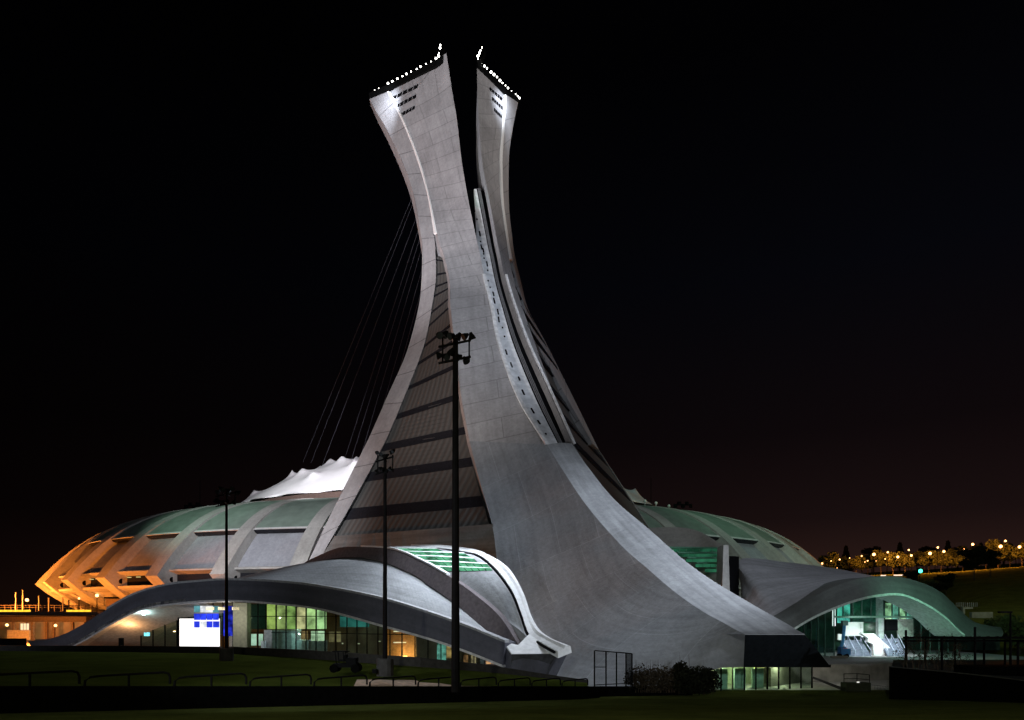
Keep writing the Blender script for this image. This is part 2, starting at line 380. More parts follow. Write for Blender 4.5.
# raised lawn behind the long wall
WA, WB = (-61.7, 0.0), (-61.7 + .87 * 100, 100.0)                  # plan line of the wall
def wallY(px): return planY(px, WA, WB)
def wall_top(Y): return 9.5 - 68.5 / 700 * Y
lawn = MB(); near = []; far = []
for px, fy, fY in ((-260, 651, 104), (-120, 651, 100), (0, 651, 96), (120, 652, 93), (230, 653.5, 90), (300, 658, 81), (350, 662, 76), (420, 667, 73), (480, 671.5, 77), (520, 675.5, 80), (560, 680, 82.5), (588, 683, 84.5)):
    Y = wallY(px) + .35; near.append(Vector(((px - HX) / F * Y, Y, wall_top(Y) - .22))); far.append(at(px, fy, fY))
rows = [[a.lerp(b, t / 10) for a, b in zip(near, far)] for t in range(11)]
lawn.grid(rows); lawn.grid([off(near, (0, 0, -6)), near]); lawn.grid([far, off(far, (0, 0, -6))])
o = lawn.build('lawn', M_lawn, smooth=True, recalc=False); tag(o, kind='structure')
# paving around the building, on the ground
pv = MB(); pv.grid([[Vector((x, y, .03)) for x in (-100, -60, -20, 20, 60, 70)] for y in (92, 120, 160, 200, 240)])
tag(pv.build('paving', M_floor), kind='structure')
# service road on the left
sr = MB(); sr.grid([[Vector((x, y, gz(x, y) + .06)) for x in range(-260, -96, 8)] for y in range(168, 330, 9)])
tag(sr.build('service_road', plain('asphalt', (.06, .06, .06), .9)), kind='structure')
# pale path strip along the wall
pth = MB(); a = [at(px, 686.2, wallY(px) + .45) for px in (353, 400, 440, 490, 520)]
b = [at(px, y, wallY(px) + 4.5) for px, y in ((357, 679.5), (402, 679.8), (441, 680.6), (490, 682.5), (518, 684))]
a = [Vector((p.x, p.y, wall_top(p.y) - .12)) for p in a]; b = [p for p in b]
pth.grid([a, b]); pth.grid([b, off(b, (0, 0, -2))]); pth.grid([a, off(a, (0, 0, -2))])
tag(pth.build('path', plain('pale_path', (.66, .46, .33), .8)), kind='structure')

# ================================================================== TOWER
T = root('tower', (-5, 165, 0), 'huge curved inclined concrete tower with split top, lamps along both tops, rising over the stadium', 'tower')
n = 90
SLp = [(446.4, 53, 203.6), (452, 90, 201.5), (457, 120, 198.5), (461.6, 160, 194), (469, 203, 189), (476.8, 240, 183.2), (480, 254, 180.6), (485, 280, 176), (492, 308, 171.5), (499, 343, 165), (518, 396, 153), (547, 444.5, 142)]
LIp = [(387, 92, 216), (393, 103, 214), (404.5, 127, 211), (417, 160, 207), (427.5, 196, 201), (434.6, 240, 193), (435.4, 252, 191.3), (436, 276, 188), (433, 300, 185), (424, 345, 180), (403, 400, 173), (386, 440, 169)]
LOp = [(369.5, 99, 222), (377, 113, 219), (388, 132, 216), (401.5, 160, 211), (413, 192, 205), (421.5, 238, 197), (422, 254, 195.2), (421.5, 280, 192), (418.5, 307, 189), (407, 351, 184), (387, 397, 178), (368, 440, 174)]
PRp = [(390, 92, 215.5), (396, 103, 213.5), (407, 127, 210.5), (419.5, 160, 206), (429.6, 196, 200), (438.6, 240, 190.5), (443.5, 254, 187.5), (449.4, 280, 180), (450.5, 308, 170), (455, 345, 163), (461, 395, 155), (469.5, 441, 150)]
SRp = [(477, 68, 205), (477.5, 95, 203), (479, 120, 201), (482, 160, 196), (490, 203, 190.5), (497, 240, 184.4), (500, 254, 182.0), (505.5, 280, 177.5), (514, 308, 173), (527, 343, 166.5), (551, 396, 155), (572, 443.5, 144)]
SL = spline(tr(SLp), n); LI = spline(tr(LIp), n); LO = spline(tr(LOp), n); PR = spline(tr(PRp), n); SR = spline(tr(SRp), n)
# right outer edges
RIp = [(506.5, 95, 214), (506, 108, 213), (504.5, 130, 211), (502.6, 160, 208), (503.7, 200, 202), (509, 240, 195), (511.5, 254, 193.3), (516, 276, 190), (524, 305, 186), (537, 343, 180), (567, 398, 176), (593, 444, 174)]
ROp = [(518.5, 101, 222), (516, 112, 221), (512.5, 130, 219), (509, 158, 216), (509, 205, 213), (512.6, 240, 210.5), (515, 256, 209.2), (521, 282, 207), (529, 311, 205), (546, 343, 202), (573.5, 398, 199), (599, 450, 197)]
PQp = [(504, 94, 213.5), (503.5, 107, 212.5), (502, 129, 210), (499.6, 160, 207), (501, 200, 200.5), (506.5, 240, 192), (508.5, 254, 189.3), (512.5, 274, 185), (520, 300, 180), (532, 335, 172), (555, 397, 162), (575, 441, 152)]
RI = spline(tr(RIp), n); RO = spline(tr(ROp), n); PQ = spline(tr(PQp), n)
LEGp = [(368, 440, 174), (352, 472, 172), (330, 516, 170), (308, 562, 168), (292, 596, 167), (272, 640, 166)]
LEGi = [(386, 440, 169), (369, 472, 168.5), (347, 512, 168), (324, 552, 167.5), (307, 592, 167), (288, 640, 166)]
LOx = spline(tr(LEGp), 40); LIx = spline(tr(LEGi), 40)
LOf = LO + LOx[1:]; LIf = LI + LIx[1:]
bk = V(-1.0, 8.5, 0)
def topfade(c, d0, d1, k=34): return [p + Vector(d0).lerp(Vector(d1), min(1, i / k)) for i, p in enumerate(c)]
m = MB(); m.tube([LOf, LIf, topfade(LIf, (0, 6, 0), bk * .9), topfade(LOf, (-.2, 3, 0), bk)]); m.build('leg', M_leg, T, smooth=True)
# mast, left half: face between the panel edge and the slot, running down into the flank
FLl = [(469.5, 441, 150), (480, 482, 145), (492, 524, 138.5), (497, 560, 131), (505, 610, 123), (526, 665, 109), (575, 688, 97), (638, 690, 92.5), (688, 678, 90.8), (718, 668.6, 89.8), (743.5, 667, 88.4)]
FLr = [(547, 444.5, 142), (562, 469, 135.7), (587, 506, 126.2), (620, 544, 115.4), (648, 569, 107.2), (675, 592, 100.4), (702, 611, 94.1), (722, 622, 90.8), (733, 628.3, 88.4), (740, 631.8, 87), (745, 634.2, 85.6)]
FLm = []
for a_, b_ in zip(FLl, FLr): FLm.append(None)
FL = spline(tr(FLl), 110); FR = spline(tr(FLr), 110)
def lerpc(A, B, t, bul=None):
    o = []
    for i, (a, b) in enumerate(zip(A, B)):
        p = a.lerp(b, t)
        if bul: p = p + bul(i / (len(A) - 1), t)
        o.append(p)
    return o
def flankbulge(s, t):                                               # the flank is slightly hollow, like a saddle
    return AX * (3.2 * math.sin(math.pi * min(1, s * 1.25)) if s < .8 else 0) * math.sin(math.pi * t)
PRf = PR + FL[1:]; SLf = SL + FR[1:]
cols = [PRf] + [lerpc(PR, SL, t) + lerpc(FL, FR, t, flankbulge)[1:] for t in [i / 8 for i in range(1, 8)]] + [SLf]
def solid_face(cols, back0, back1):
    m = MB(); m.tube(cols + [back1, back0]); return m
# back of mast: in from the slot edge for the top, inside the body below
bS = [p + AX * 7.5 for p in SLf]; bP = [p + AX * 7 for p in PRf]
nS = len(SL); bS = [p + (V(0, 6.5, 0).lerp(AX * 7.5, min(1, i / 40)) if i < nS else AX * 4.5) for i, p in enumerate(SLf)]; bP = [p + AX * 7 + PP * (0 if i < nS else min(1, (i - nS) / 20) * 3) for i, p in enumerate(PRf)]
up = MB(); k = nS; up.tube([c[:k] for c in cols] + [bS[:k], bP[:k]]); mastL = up.build('mast', M_mast, T, smooth=True)
lo = MB(); lo.tube([c[k - 1:] for c in cols] + [bS[k - 1:], bP[k - 1:]]); flankL = lo.build('flank', M_foot, T, smooth=True)
# mast, right half
colsR = [SR] + [lerpc(SR, PQ, t) for t in (.25, .5, .75)] + [PQ]
m = MB(); m.tube(colsR + [off(PQ, AX * 7), topfade(SR, (0, 5, 0), AX * 7.5, 40)]); mastR = m.build('mast', M_mast, T, smooth=True)
# trims between face and outer leg: pale chamfer, caught light put into its colour
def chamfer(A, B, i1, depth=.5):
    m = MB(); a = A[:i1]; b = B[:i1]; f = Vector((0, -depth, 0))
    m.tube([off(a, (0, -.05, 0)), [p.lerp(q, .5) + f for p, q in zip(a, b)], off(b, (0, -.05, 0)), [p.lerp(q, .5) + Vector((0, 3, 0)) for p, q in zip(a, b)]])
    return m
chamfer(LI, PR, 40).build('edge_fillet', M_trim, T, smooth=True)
m = MB(); m.tube([RI, RO, topfade(RO, (-.4, 2.5, 0), AX * 6 - PP * 2), off(RI, AX * 7 - PP * 2)]); m.build('leg', M_leg, T, smooth=True)
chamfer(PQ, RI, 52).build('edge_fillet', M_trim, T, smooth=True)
# right leg to the ground behind the crest
ROx = spline(tr([(599, 450, 197), (620, 482, 196), (652, 531, 195), (672, 562, 194), (705, 618, 193)]), 30); RIx = spline(tr([(593, 444, 174), (612, 480, 172), (640, 530, 168), (660, 562, 164), (690, 618, 160)]), 30)
m = MB(); m.tube([ROx, [p.lerp(q, .12) for p, q in zip(ROx, RIx)], [p.lerp(q, .12) + AX * 6 for p, q in zip(ROx, RIx)], off(ROx, AX * 6 - PP * 2)]); m.build('leg', M_leg, T, smooth=True)
# louvred panels
iP = next(i for i, p in enumerate(LI) if HY - (p.z - EYE) / p.y * F > 251)
PRd = PR[iP:] + spline(tr(FLl[:3]), 30)[1:]; LId = LI[iP:] + spline(tr([LEGi[0], LEGi[1], (347, 512, 168), (333, 536, 167.8)]), 30)[1:]
nn = 80
PRd = arcspline(PRd[::4] + [PRd[-1]], nn); LId = arcspline(LId[::4] + [LId[-1]], nn)
rec = AX * 1.6
def panel(A, B, name, mat, d0, thick, i0=0, i1=None, u0=0.0, u1=1.0):
    a = [p.lerp(q, u0) for p, q in zip(A, B)][i0:i1]; b = [p.lerp(q, u1) for p, q in zip(A, B)][i0:i1]
    m = MB(); m.tube([off(a, d0), off(b, d0), off(b, d0 + AX * thick), off(a, d0 + AX * thick)]); return m.build(name, mat, T, smooth=False)
panel(LId, PRd, 'louvre_panel', M_louvre, rec, 1.2, u0=0, u1=1)
def bandrow(A, B, pys, name, inset, hpx, d0, ref=0):
    for py, hp in pys:
        ii = min(range(len(A)), key=lambda i: abs(HY - (A[i].z - EYE) / A[i].y * F - py))
        t = A[ii]; bq = B[ii]
        dn = (A[min(ii + 1, len(A) - 1)] - A[max(ii - 1, 0)]).normalized(); dn2 = (B[min(ii + 1, len(A) - 1)] - B[max(ii - 1, 0)]).normalized()
        hp *= .92; h = hp / F * t.y / abs(dn.z); h2 = hp / F * bq.y / abs(dn2.z)
        m = MB(); q0, q1 = t + d0, bq + d0; q2, q3 = q1 + dn2 * h2, q0 + dn * h
        m.tube([[q0, q3], [q1, q2], [q1 + AX * .6, q2 + AX * .6], [q0 + AX * .6, q3 + AX * .6]]); m.build(name, M_band, T)
bandrow(LId, PRd, [(256, 2.2), (271, 3), (283, 3), (295, 3.4), (310, 4), (325, 4), (343, 4.5), (361, 5), (385, 6), (411, 7.5), (441, 9), (472, 11), (507, 13)], 'window_band', 0, 0, rec - AX * .12)
# panel sill beam and dark base below it
m = MB(); a = tr([(335, 536, 167), (410, 530.5, 151), (493, 524, 138)]); b = tr([(300, 590, 165), (410, 585, 150), (499, 580, 136)])
m.tube([spline(a, 12), spline(b, 12), off(spline(b, 12), AX * 5), off(spline(a, 12), AX * 5)]); m.build('sill_beam', concrete('beam_concrete', (.17, .168, .162), bw=50, bh=50, joint=1), T)
# right louvred panel
iR = next(i for i, p in enumerate(PQ) if HY - (p.z - EYE) / p.y * F > 246)
PQd = PQ[iR:] + spline(tr([(575, 441, 152), (594, 478, 146), (618, 512, 140), (650, 550, 130)]), 30)[1:]; RId = RO[iR:] + spline([ROx[0], ROx[9], ROx[18], ROx[24]], 30)[1:]
PQd = arcspline(PQd[::4] + [PQd[-1]], nn); RId = arcspline(RId[::4] + [RId[-1]], nn)
inn = -PP * .8
m = MB(); m.tube([off(PQd, inn), off(RId, inn * .4), off(RId, inn * 2 + AX), off(PQd, inn * 3)]); m.build('louvre_panel', M_louvre, T)
for py, hp in [(262, 3), (280, 4), (300, 5), (322, 6), (346, 7), (372, 8), (400, 9), (430, 10), (462, 11), (495, 12)]:
    ii = min(range(nn), key=lambda i: abs(HY - (RId[i].z - EYE) / RId[i].y * F - py)); jj = max(0, ii - 7)
    a0, b0 = PQd[jj], RId[ii]; d1 = (RId[min(ii + 1, nn - 1)] - RId[ii - 1]).normalized(); h = hp / F * b0.y
    m = MB(); b0 = a0.lerp(b0, .9); q = [a0, b0, b0 + d1 * h, a0 + d1 * h * .8]; o1 = -PP * .55 - AX * .5; o2 = -PP * 1.4
    q = [p + inn * .8 + PP * .25 - AX * .35 for p in q]
    m.tube([[q[0], q[3]], [q[1], q[2]], [q[1] + o2, q[2] + o2], [q[0] + o2, q[3] + o2]]); m.build('window_band', M_band, T)
# rear wall joining the two legs under the slot
i0 = 46
m = MB(); A = off(LOf[i0:], bk * .8 + PP * 2); B = off((RO + ROx[1:])[i0:], AX * 4 - PP * 3); L_ = min(len(A), len(B))
A = arcspline(A[::5] + [A[-1]], 40); B = arcspline(B[::5] + [B[-1]], 40)
m.tube([A, B, off(B, AX * 1.5), off(A, AX * 1.5)]); m.build('rear_wall', M_mast, T, smooth=True)
# slot floor with the funicular track
iS = next(i for i, p in enumerate(SL) if HY - (p.z - EYE) / p.y * F > 183)
a = off(SL[iS:], AX * 2.2); b = off(SR[iS:], AX * 2.2)
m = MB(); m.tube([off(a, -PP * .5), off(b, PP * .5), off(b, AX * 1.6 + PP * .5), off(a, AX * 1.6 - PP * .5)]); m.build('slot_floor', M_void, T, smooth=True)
f0 = [p.lerp(q, .08 + .42 * max(0, 1 - i / 12)) - AX * .5 for i, (p, q) in enumerate(zip(a, b))]; f1 = [p.lerp(q, .62) - AX * .5 for p, q in zip(a, b)]
m = MB(); m.tube([f0, f1, off(f1, AX * .5), off(f0, AX * .5)]); trk = m.build('track', M_track, T, smooth=True)
for u in (.67, .72, .77):
    f2 = [p.lerp(q, u) - AX * .7 for p, q in zip(a, b)]
    m = MB(); m.pipe(f2[::3] + [f2[-1]], .12, 5); m.build('rail', M_grey, T)
rnd = random.Random(3)
for k in range(1, 27):                                              # fittings on the track
    i = min(len(a) - 2, int(k / 27 * len(a))); u = rnd.uniform(.26, .40); p = a[i].lerp(b[i], u) - AX * .62
    d = (a[i + 1] - a[i]).normalized(); L = rnd.choice((.4, .4, 1.4, 1.9))
    m = MB(); m.beam(p - d * L / 2, p + d * L / 2, .32, .2); m.build('track_fitting', M_void, T)
iC = next(i for i, p in enumerate(SL) if HY - (p.z - EYE) / p.y * F > 272)
for c, sg in ((SL, -1), (SR, 1)):
    cc = off(c[iC:], PP * (0 if sg < 0 else .55)); w = PP * (.40 if sg < 0 else .24)
    m = MB(); m.tube([off(cc, -w * 1.1 - AX * .35), off(cc, w * .9 - AX * .35), off(cc, w + AX * .9), off(cc, -w + AX * .2)]); m.build('coping', plain('worn_coping', (.78, .78, .80), .7, var=.22, scale=.9), T, smooth=True)
# crest deck below the slot
CLx = FR; CRp = [(572, 443.5, 144), (588, 467, 137.7), (614, 499, 128.3), (650, 530, 117.7), (683, 559, 109.3), (712, 580, 102.8), (752, 604, 96.8), (776, 617.5, 93.5), (789, 625, 91.4), (797, 630, 90), (805, 634.2, 88.3)]
CR = spline(tr(CRp), 110)
rows = [[p.lerp(q, t) + Vector((0, 0, .25 * math.sin(math.pi * t) * min(1, (109 - i) / 25))) for i, (p, q) in enumerate(zip(CLx, CR))] for t in (0, .25, .5, .75, 1)]
m = MB(); m.tube(rows + [off(CR, (0, 0, -.07)), off(CLx, (0, 0, -.07))]); crest = m.build('crest', M_crest, T, smooth=True)
# lip that closes the slot
m = MB(); a0, b0 = SL[-1], SR[-1]; pts = [a0.lerp(b0, t) - Vector((0, 0, 0)) + (a0 - SL[-4]).normalized() * (1.6 * math.sin(math.pi * t) - .2) for t in [i / 8 for i in range(9)]]
pts2 = [a0.lerp(b0, t) + (a0 - SL[-4]).normalized() * 2.4 for t in [i / 8 for i in range(9)]]
m.tube([pts, pts2, off(pts2, (0, 0, -3)), off(pts, (0, 0, -3))]); m.build('slot_lip', M_crest, T)
# right flank, the mirror of the left one
def mirror(p): d = Vector((p.x - 35.5, p.y - 87, 0)); w = d.dot(PP); return Vector(p) - PP * (2 * w)
gr = [mirror(p) for p in FL]
c_ = off(CR[56:], (0, 0, -.1)); br0 = at(830.5, 667.2, 92.2); s0 = (c_[-1] - V(0, 0, 0)).dot(AX); g_ = [br0 + AX * max(0, p.dot(AX) - s0 + .1) for p in c_]
m = MB(); m.tube([c_, g_, off(g_, AX * 4 - PP * 1), off(c_, AX * 4 - PP * 1 + V(0, 0, -1))])
flankR = m.build('flank', M_foot, T, smooth=True)
# nose: undercut front, its unlit shade put into a dark colour
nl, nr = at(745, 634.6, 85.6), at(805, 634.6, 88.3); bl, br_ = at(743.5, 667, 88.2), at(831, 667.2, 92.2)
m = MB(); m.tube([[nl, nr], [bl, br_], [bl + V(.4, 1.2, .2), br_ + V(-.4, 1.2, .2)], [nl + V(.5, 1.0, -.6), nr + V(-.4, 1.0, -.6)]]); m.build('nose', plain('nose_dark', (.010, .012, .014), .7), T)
# roof slab over the glazed room under the nose
sl_ = MB(); c0 = [at(706, 667, 92.5), at(831, 667.4, 92.3)]; c1 = [p + AX * 14 for p in c0]
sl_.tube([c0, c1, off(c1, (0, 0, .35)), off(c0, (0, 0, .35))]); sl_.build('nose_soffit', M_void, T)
# tops: parapet slabs with lamps
def parapet(curve_pts, name='parapet', depth=10):
    c = tr(curve_pts); m = MB(); m.tube([c, off(c, (0, 0, 1.9)), off(c, V(0, 4, 1.9)), off(c, V(0, 4, 0))]); return m.build(name, M_dark, T)
parapet([(369, 98.5, 221.8), (387, 91, 215.6), (437, 65.5, 204.3), (443, 62, 203.6)])
parapet([(476.5, 67, 204.6), (488, 77, 208), (505, 94, 213), (519, 101, 221.6)])
tl_l = [(371, 93), (375, 91), (379, 89), (384, 87), (388, 83.5), (392.5, 81.5), (397.5, 79), (402.5, 76.5), (406.5, 74), (411, 71.5), (417, 69.5), (420.5, 66.5), (426, 64), (431, 61.5), (436, 58.5), (438.5, 56), (438.8, 53), (440, 48), (440.3, 45)]
tl_r = [(482, 47.5), (480.5, 50.5), (479.5, 53), (478, 56), (478, 59), (479.5, 61.5), (481.5, 63.5), (484.5, 66), (487, 68.5), (491, 72), (494, 74.5), (497, 77), (500, 80.5), (502.5, 83), (505.5, 85.5), (508, 88), (511.5, 91), (515.5, 94), (517.5, 96), (519.5, 98)]
for lst, pl in ((tl_l, [(369, 222), (387, 216), (440, 204), (446, 203)]), (tl_r, [(477, 203), (488, 208), (505, 213), (521, 222)])):
    for px, py in lst:
        Y = pl[0][1]
        for (x0, y0), (x1, y1) in zip(pl, pl[1:]):
            if x0 <= px <= x1: Y = y0 + (y1 - y0) * (px - x0) / (x1 - x0)
        Y += .5
        m = MB(); m.ball(at(px, py, Y), (.13 + rnd.random() * .20)); lp_ = m.build('top_lamp', E_white, T)
        m = MB(); m.box(at(px, py + 1.4, Y + .5), (.5, .5, .9)); m.build('lamp_bracket', M_dark, lp_)
# rear roof deck carrying the second row of lamps
m = MB(); c = tr([(437, 58, 204), (441.5, 45, 212)]); m.tube([off(c, (0, 0, -2)), c, off(c, PP * 1.0), off(c, PP * 1.0 + V(0, 0, -2))]); m.build('parapet', M_dark, T)
m = MB(); c = tr([(478, 60, 204), (482.5, 48, 212)]); m.tube([off(c, (0, 0, -2)), c, off(c, PP * 1.0), off(c, PP * 1.0 + V(0, 0, -2))]); m.build('parapet', M_dark, T)
tb = bvh(mastL, mastR)
def decal_box(tree, a, b, h, name, mat, parent, cells=5):
    """a dark vent strip set just proud of the surface between two photo points"""
    v_ = MB()
    for i in range(cells):
        u0 = (i + .08) / cells; u1 = (i + .86) / cells; q = []
        for u, dy in ((u0, 0), (u1, 0), (u1 - .03, h), (u0 - .03, h)):
            p, nrm = hit(tree, a[0] + (b[0] - a[0]) * u, a[1] + (b[1] - a[1]) * u + dy, .12)
            if p is None: return
            q.append((p, nrm))
        fr = [p for p, _ in q]; bkk = [p - nr_ * .5 for p, nr_ in q]
        v_.tube([[fr[0], fr[3]], [fr[1], fr[2]], [bkk[1], bkk[2]], [bkk[0], bkk[3]]])
    v_.build(name, mat, parent)
for a, b in (((392.5, 97), (419, 84)), ((396, 105.5), (417, 94)), ((400, 114), (415.5, 105.5))): decal_box(tb, a, b, 3.2, 'vent', M_void, T)
for a, b in (((489.5, 87), (502.5, 98.5)), ((492, 97), (503, 107.5)), ((494, 108), (502, 116))): decal_box(tb, a, b, 3.0, 'vent', M_void, T)
# stay cables from the tower's back down to the fabric roof
for x0, y0, x1, y1, Y1 in ((412, 190, 303, 462, 262), (414, 193, 311, 463, 258), (417, 208, 322, 466, 250), (419, 218, 345, 458, 262), (420, 228, 351, 461, 256), (421, 240, 361, 456, 260), (421, 262, 369, 455, 255), (421, 280, 383, 430, 262)):
    m = MB(); m.pipe([at(x0 + 3, y0, 212), at(x1, y1, Y1)], .04, 5); m.build('stay_cable', plain('cable', (.05, .05, .062), .6), T)
# glazed entrance under the nose
gA, gB = at(721, 692, 91.2), at(812, 691.5, 94.5)
for k in range(9):
    x = k / 8; p = gA.lerp(gB, x); p.z = 0
    m = MB(); m.box((p.x, p.y, 1.72), (.14, .14, 3.4), R(15)); m.build('mullion', M_dark, T)
for k in range(8):
    p = gA.lerp(gB, k / 8); q = gA.lerp(gB, (k + 1) / 8); p.z = q.z = .05
    m = MB(); a = [p, p + V(0, 0, 3.3)]; b = [q, q + V(0, 0, 3.3)]; m.tube([a, b, off(b, (0, .03, 0)), off(a, (0, .03, 0))]); m.build('glass_pane', M_glass, T)
m = MB(); w0, w1 = gA + AX * 6, gB + AX * 9; w0.z = w1.z = 0
m.tube([[w0, w0 + V(0, 0, 3.4)], [w1, w1 + V(0, 0, 3.4)], [w1 + AX * .2, w1 + AX * .2 + V(0, 0, 3.4)], [w0 + AX * .2, w0 + AX * .2 + V(0, 0, 3.4)]]); m.build('hall_wall', plain('hall_green', (.45, .52, .36), .6), T)
m = MB(); m.tube([[gA + V(0, 0, -.02), gB], [w0 + V(0, 0, .04), w1 + V(0, 0, .04)], [w0 + V(0, 0, -.4), w1 + V(0, 0, -.4)], [gA + V(0, 0, -.4), gB + V(0, 0, -.4)]]); m.build('hall_floor', plain('hall_floor', (.5, .42, .25), .4), T)
for k in range(3):
    p = gA.lerp(gB, .12 + .2 * k) + AX * 2.2
    m = MB(); m.box((p.x, p.y, 1.35), (1.7, .3, 2.7), R(15)); m.build('locker', plain('locker_green', (.42, .60, .50), .5), T)
for k in range(6):
    p = gA.lerp(gB, .55 + .07 * k) + AX * (3 + k * .8)
    m = MB(); m.box((p.x, p.y, 1.6), (.2, .5, 3.2), R(15)); m.build('hall_fin', plain('fin_ochre', (.5, .40, .2), .5), T)
for u in (.15, .5, .85):
    p = gA.lerp(gB, u) + AX * 3; lamp('POINT', 'hall_light', (p.x, p.y, 2.9), 520, (.95, 1, .62), size=.06)
    m = MB(); m.box((p.x, p.y + .3, 3.2), (1.4, .3, .12), R(15)); m.build('ceiling_lamp', emis('hall_lamp', (.9, 1, .7), 3), T)

# ================================================================== STADIUM
C0 = Vector((-25.5, 289, 0)); SA, SB = 152.5, 115
ST = root('stadium', (-27.6, 289, 0), 'low round concrete stadium with arching ribs and green upper roof, lit orange at left', 'stadium')
def sp(phi, q, z): return Vector((C0.x - SA * q * math.sin(phi), C0.y - SB * q * math.cos(phi), z))
def upq(t, inset=0):                                                # t 0 nose .. 1 inner ring
    return (1 - .46 * t - inset, 20.8 + 25.6 * (1 - (1 - t) ** 3.6))
dphi = R(8.4); ph0 = R(19.4)
phis = [ph0 + dphi * k for k in range(-13, 12)]
for phi in phis:
    c = sp(phi, 1, 0); tang = Vector((-SA * math.cos(phi), SB * math.sin(phi), 0)).normalized()
    prof = [upq(1 - i / 26) for i in range(27)] + [(.975, 17.6), (.945, 14.6), (.91, 11.6), (.86, 9)]
    inner = [(q - .045 - (.02 if i < 4 else 0), z - 2.2) for i, (q, z) in enumerate(prof)]
    inner = [(q - .05, z - 1.5) if z > 21.3 else (q - .11, z) for q, z in prof]
    wd = [1.3 + .9 * min(1, i / 26) for i in range(len(prof))]
    A = [sp(phi, q, z) - tang * w for (q, z), w in zip(prof, wd)]; B = [sp(phi, q, z) + tang * w for (q, z), w in zip(prof, wd)]
    A2 = [sp(phi, q, z) - tang * w for (q, z), w in zip(inner, wd)]; B2 = [sp(phi, q, z) + tang * w for (q, z), w in zip(inner, wd)]
    m = MB(); m.tube([A, B, B2, A2]); rb = m.build('rib', M_rib, ST, smooth=True, sharp=25)
    for sgn in (-1,):                                               # round opening in each rib's side
        m = MB(); m.pipe([sp(phi, .966, 19.9) - tang * 2.0, sp(phi, .966, 19.9) - tang * 2.24], .75, 12); m.build('opening', M_void, rb)
for phi in phis[:-1]:
    pm = phi + dphi / 2; e0, e1 = phi + R(.9), phi + dphi - R(.9)
    def arcpts(q, z, nseg=4): return [sp(e0 + (e1 - e0) * i / nseg, q, z) for i in range(nseg + 1)]
    bay = root('bay', (0, 0, 0), '', '')
    del bay['label']; del bay['category']; bay.parent = ST; bay.location = (0, 0, 0)
    def strip(prof, name, mat, th=.8, smooth=True):
        rows = [arcpts(q, z) for q, z in prof]; back = [arcpts(q - .006, z - th) for q, z in prof]
        m = MB(); uv = [[(k * 5.0, i * 2.0) for k in range(5)] for i in range(len(rows))]
        m.grid(rows, uv); m.grid(back, uv)
        m.grid([[r[0] for r in rows], [r[0] for r in back]]); m.grid([[r[-1] for r in rows], [r[-1] for r in back]]); m.grid([rows[0], back[0]]); m.grid([rows[-1], back[-1]])
        return m.build(name, mat, bay, smooth=smooth)
    strip([upq(1 - i / 12 * .82, .006) for i in range(13)], 'upper_roof', M_roofgreen)
    g0 = upq(.18, .006); strip([(g0[0] - .001, g0[1] + .1), (g0[0] + .006, g0[1] - .45)], 'roof_step', M_coping, .3)
    strip([upq(.162 - i / 10 * .14, .026) for i in range(11)], 'roof_panel', M_roofgrey)
    strip([(g0[0] + .0045, g0[1] - .5), (g0[0] + .0, g0[1] - 1.2)], 'shadow_gap', M_band, .3)  # dark strip, the shade under the roof step put into its colour
    strip([(.968, 22.9), (.974, 22.6), (.974, 22.2), (.955, 21.4)], 'fascia', M_rib, .25, False)
    m = MB(); m.grid([arcpts(.955, 21.4), arcpts(.955, 18.6)]); m.grid([arcpts(.95, 21.4), arcpts(.95, 18.6)]); m.build('window', M_band, bay)
    strip([(.955, 18.6), (.974, 18.5), (.972, 17.8), (.955, 17.2), (.90, 12.6), (.84, 10)], 'lower_band', M_rib, .3, False)
for phi in [ph0 + dphi * (k + .5) for k in (1, 2)]:                 # faint ceiling lights behind the windows
    for d in (-.35, -.15, .1, .3):
        m = MB(); m.box(sp(phi + dphi * d, .959, 21.0), (1.2, .2, .2)); m.build('window_lamp', emis('dim_window', (.8, .7, .3), .9), ST)
# body below and ring wall above
def ring(prof, name, mat, n=120):
    m = MB(); m.grid([[sp(2 * math.pi * i / n, q, z) for i in range(n + 1)] for q, z in prof]); return m.build(name, mat, ST, smooth=True)
ring([(.84, 10.5), (.80, 0)], 'base_wall', plain('base_wall', (.22, .2, .18), .8))
ring([(.548, 45.6), (.545, 51.3), (.53, 51.3), (.53, 44)], 'ring_wall', plain('ring_brown', (.075, .05, .042), .8))
back = [p for p in (.99, .9, .8, .7, .6, .5)]
m = MB(); nb = 40
m.grid([[sp(R(118) + (R(360 - 118 - 90)) * i / nb, upq(t)[0], upq(t)[1]) for i in range(nb + 1)] for t in [j / 12 for j in range(13)]]); m.build('rear_shell', M_roofgrey, ST, smooth=True)
# fabric roof
def tent_z(u, v):                                                   # u, v in unit disc
    r = math.sqrt(u * u + v * v); z = 51.5 + 24 * (1 - r ** 2.6)
    return z
peaks = []
for j in range(10):
    for i in range(12):
        u = -0.94 + i * .17 + (.085 if j % 2 else 0); v = -.88 + j * .19
        if u * u + v * v < .83: peaks.append((u, v))
m = MB(); rows = []
NR, NA = 80, 340
for j in range(NR + 1):
    r = (j / NR) ** .8; row = []
    for i in range(NA + 1):
        a = 2 * math.pi * i / NA; rr = r * (1 + (.012 * math.cos(a * 26) if j == NR else 0)); u, v = rr * math.cos(a), rr * math.sin(a)
        z = tent_z(min(1, u), v) if r < 1 else 51.5
        d = min((math.hypot((u - x) * 82, (v - y) * 62) for x, y in peaks))
        z += 2.4 * math.exp(-d / 1.5) - 1.0 * (1 - math.exp(-d / 5)) * (1 - r ** 8)
        row.append(Vector((C0.x + 86.5 * u, C0.y + 62.5 * v, z)))
    rows.append(row)
m.grid(rows); m.build('fabric_roof', M_tent, ST, smooth=True, sharp=60)
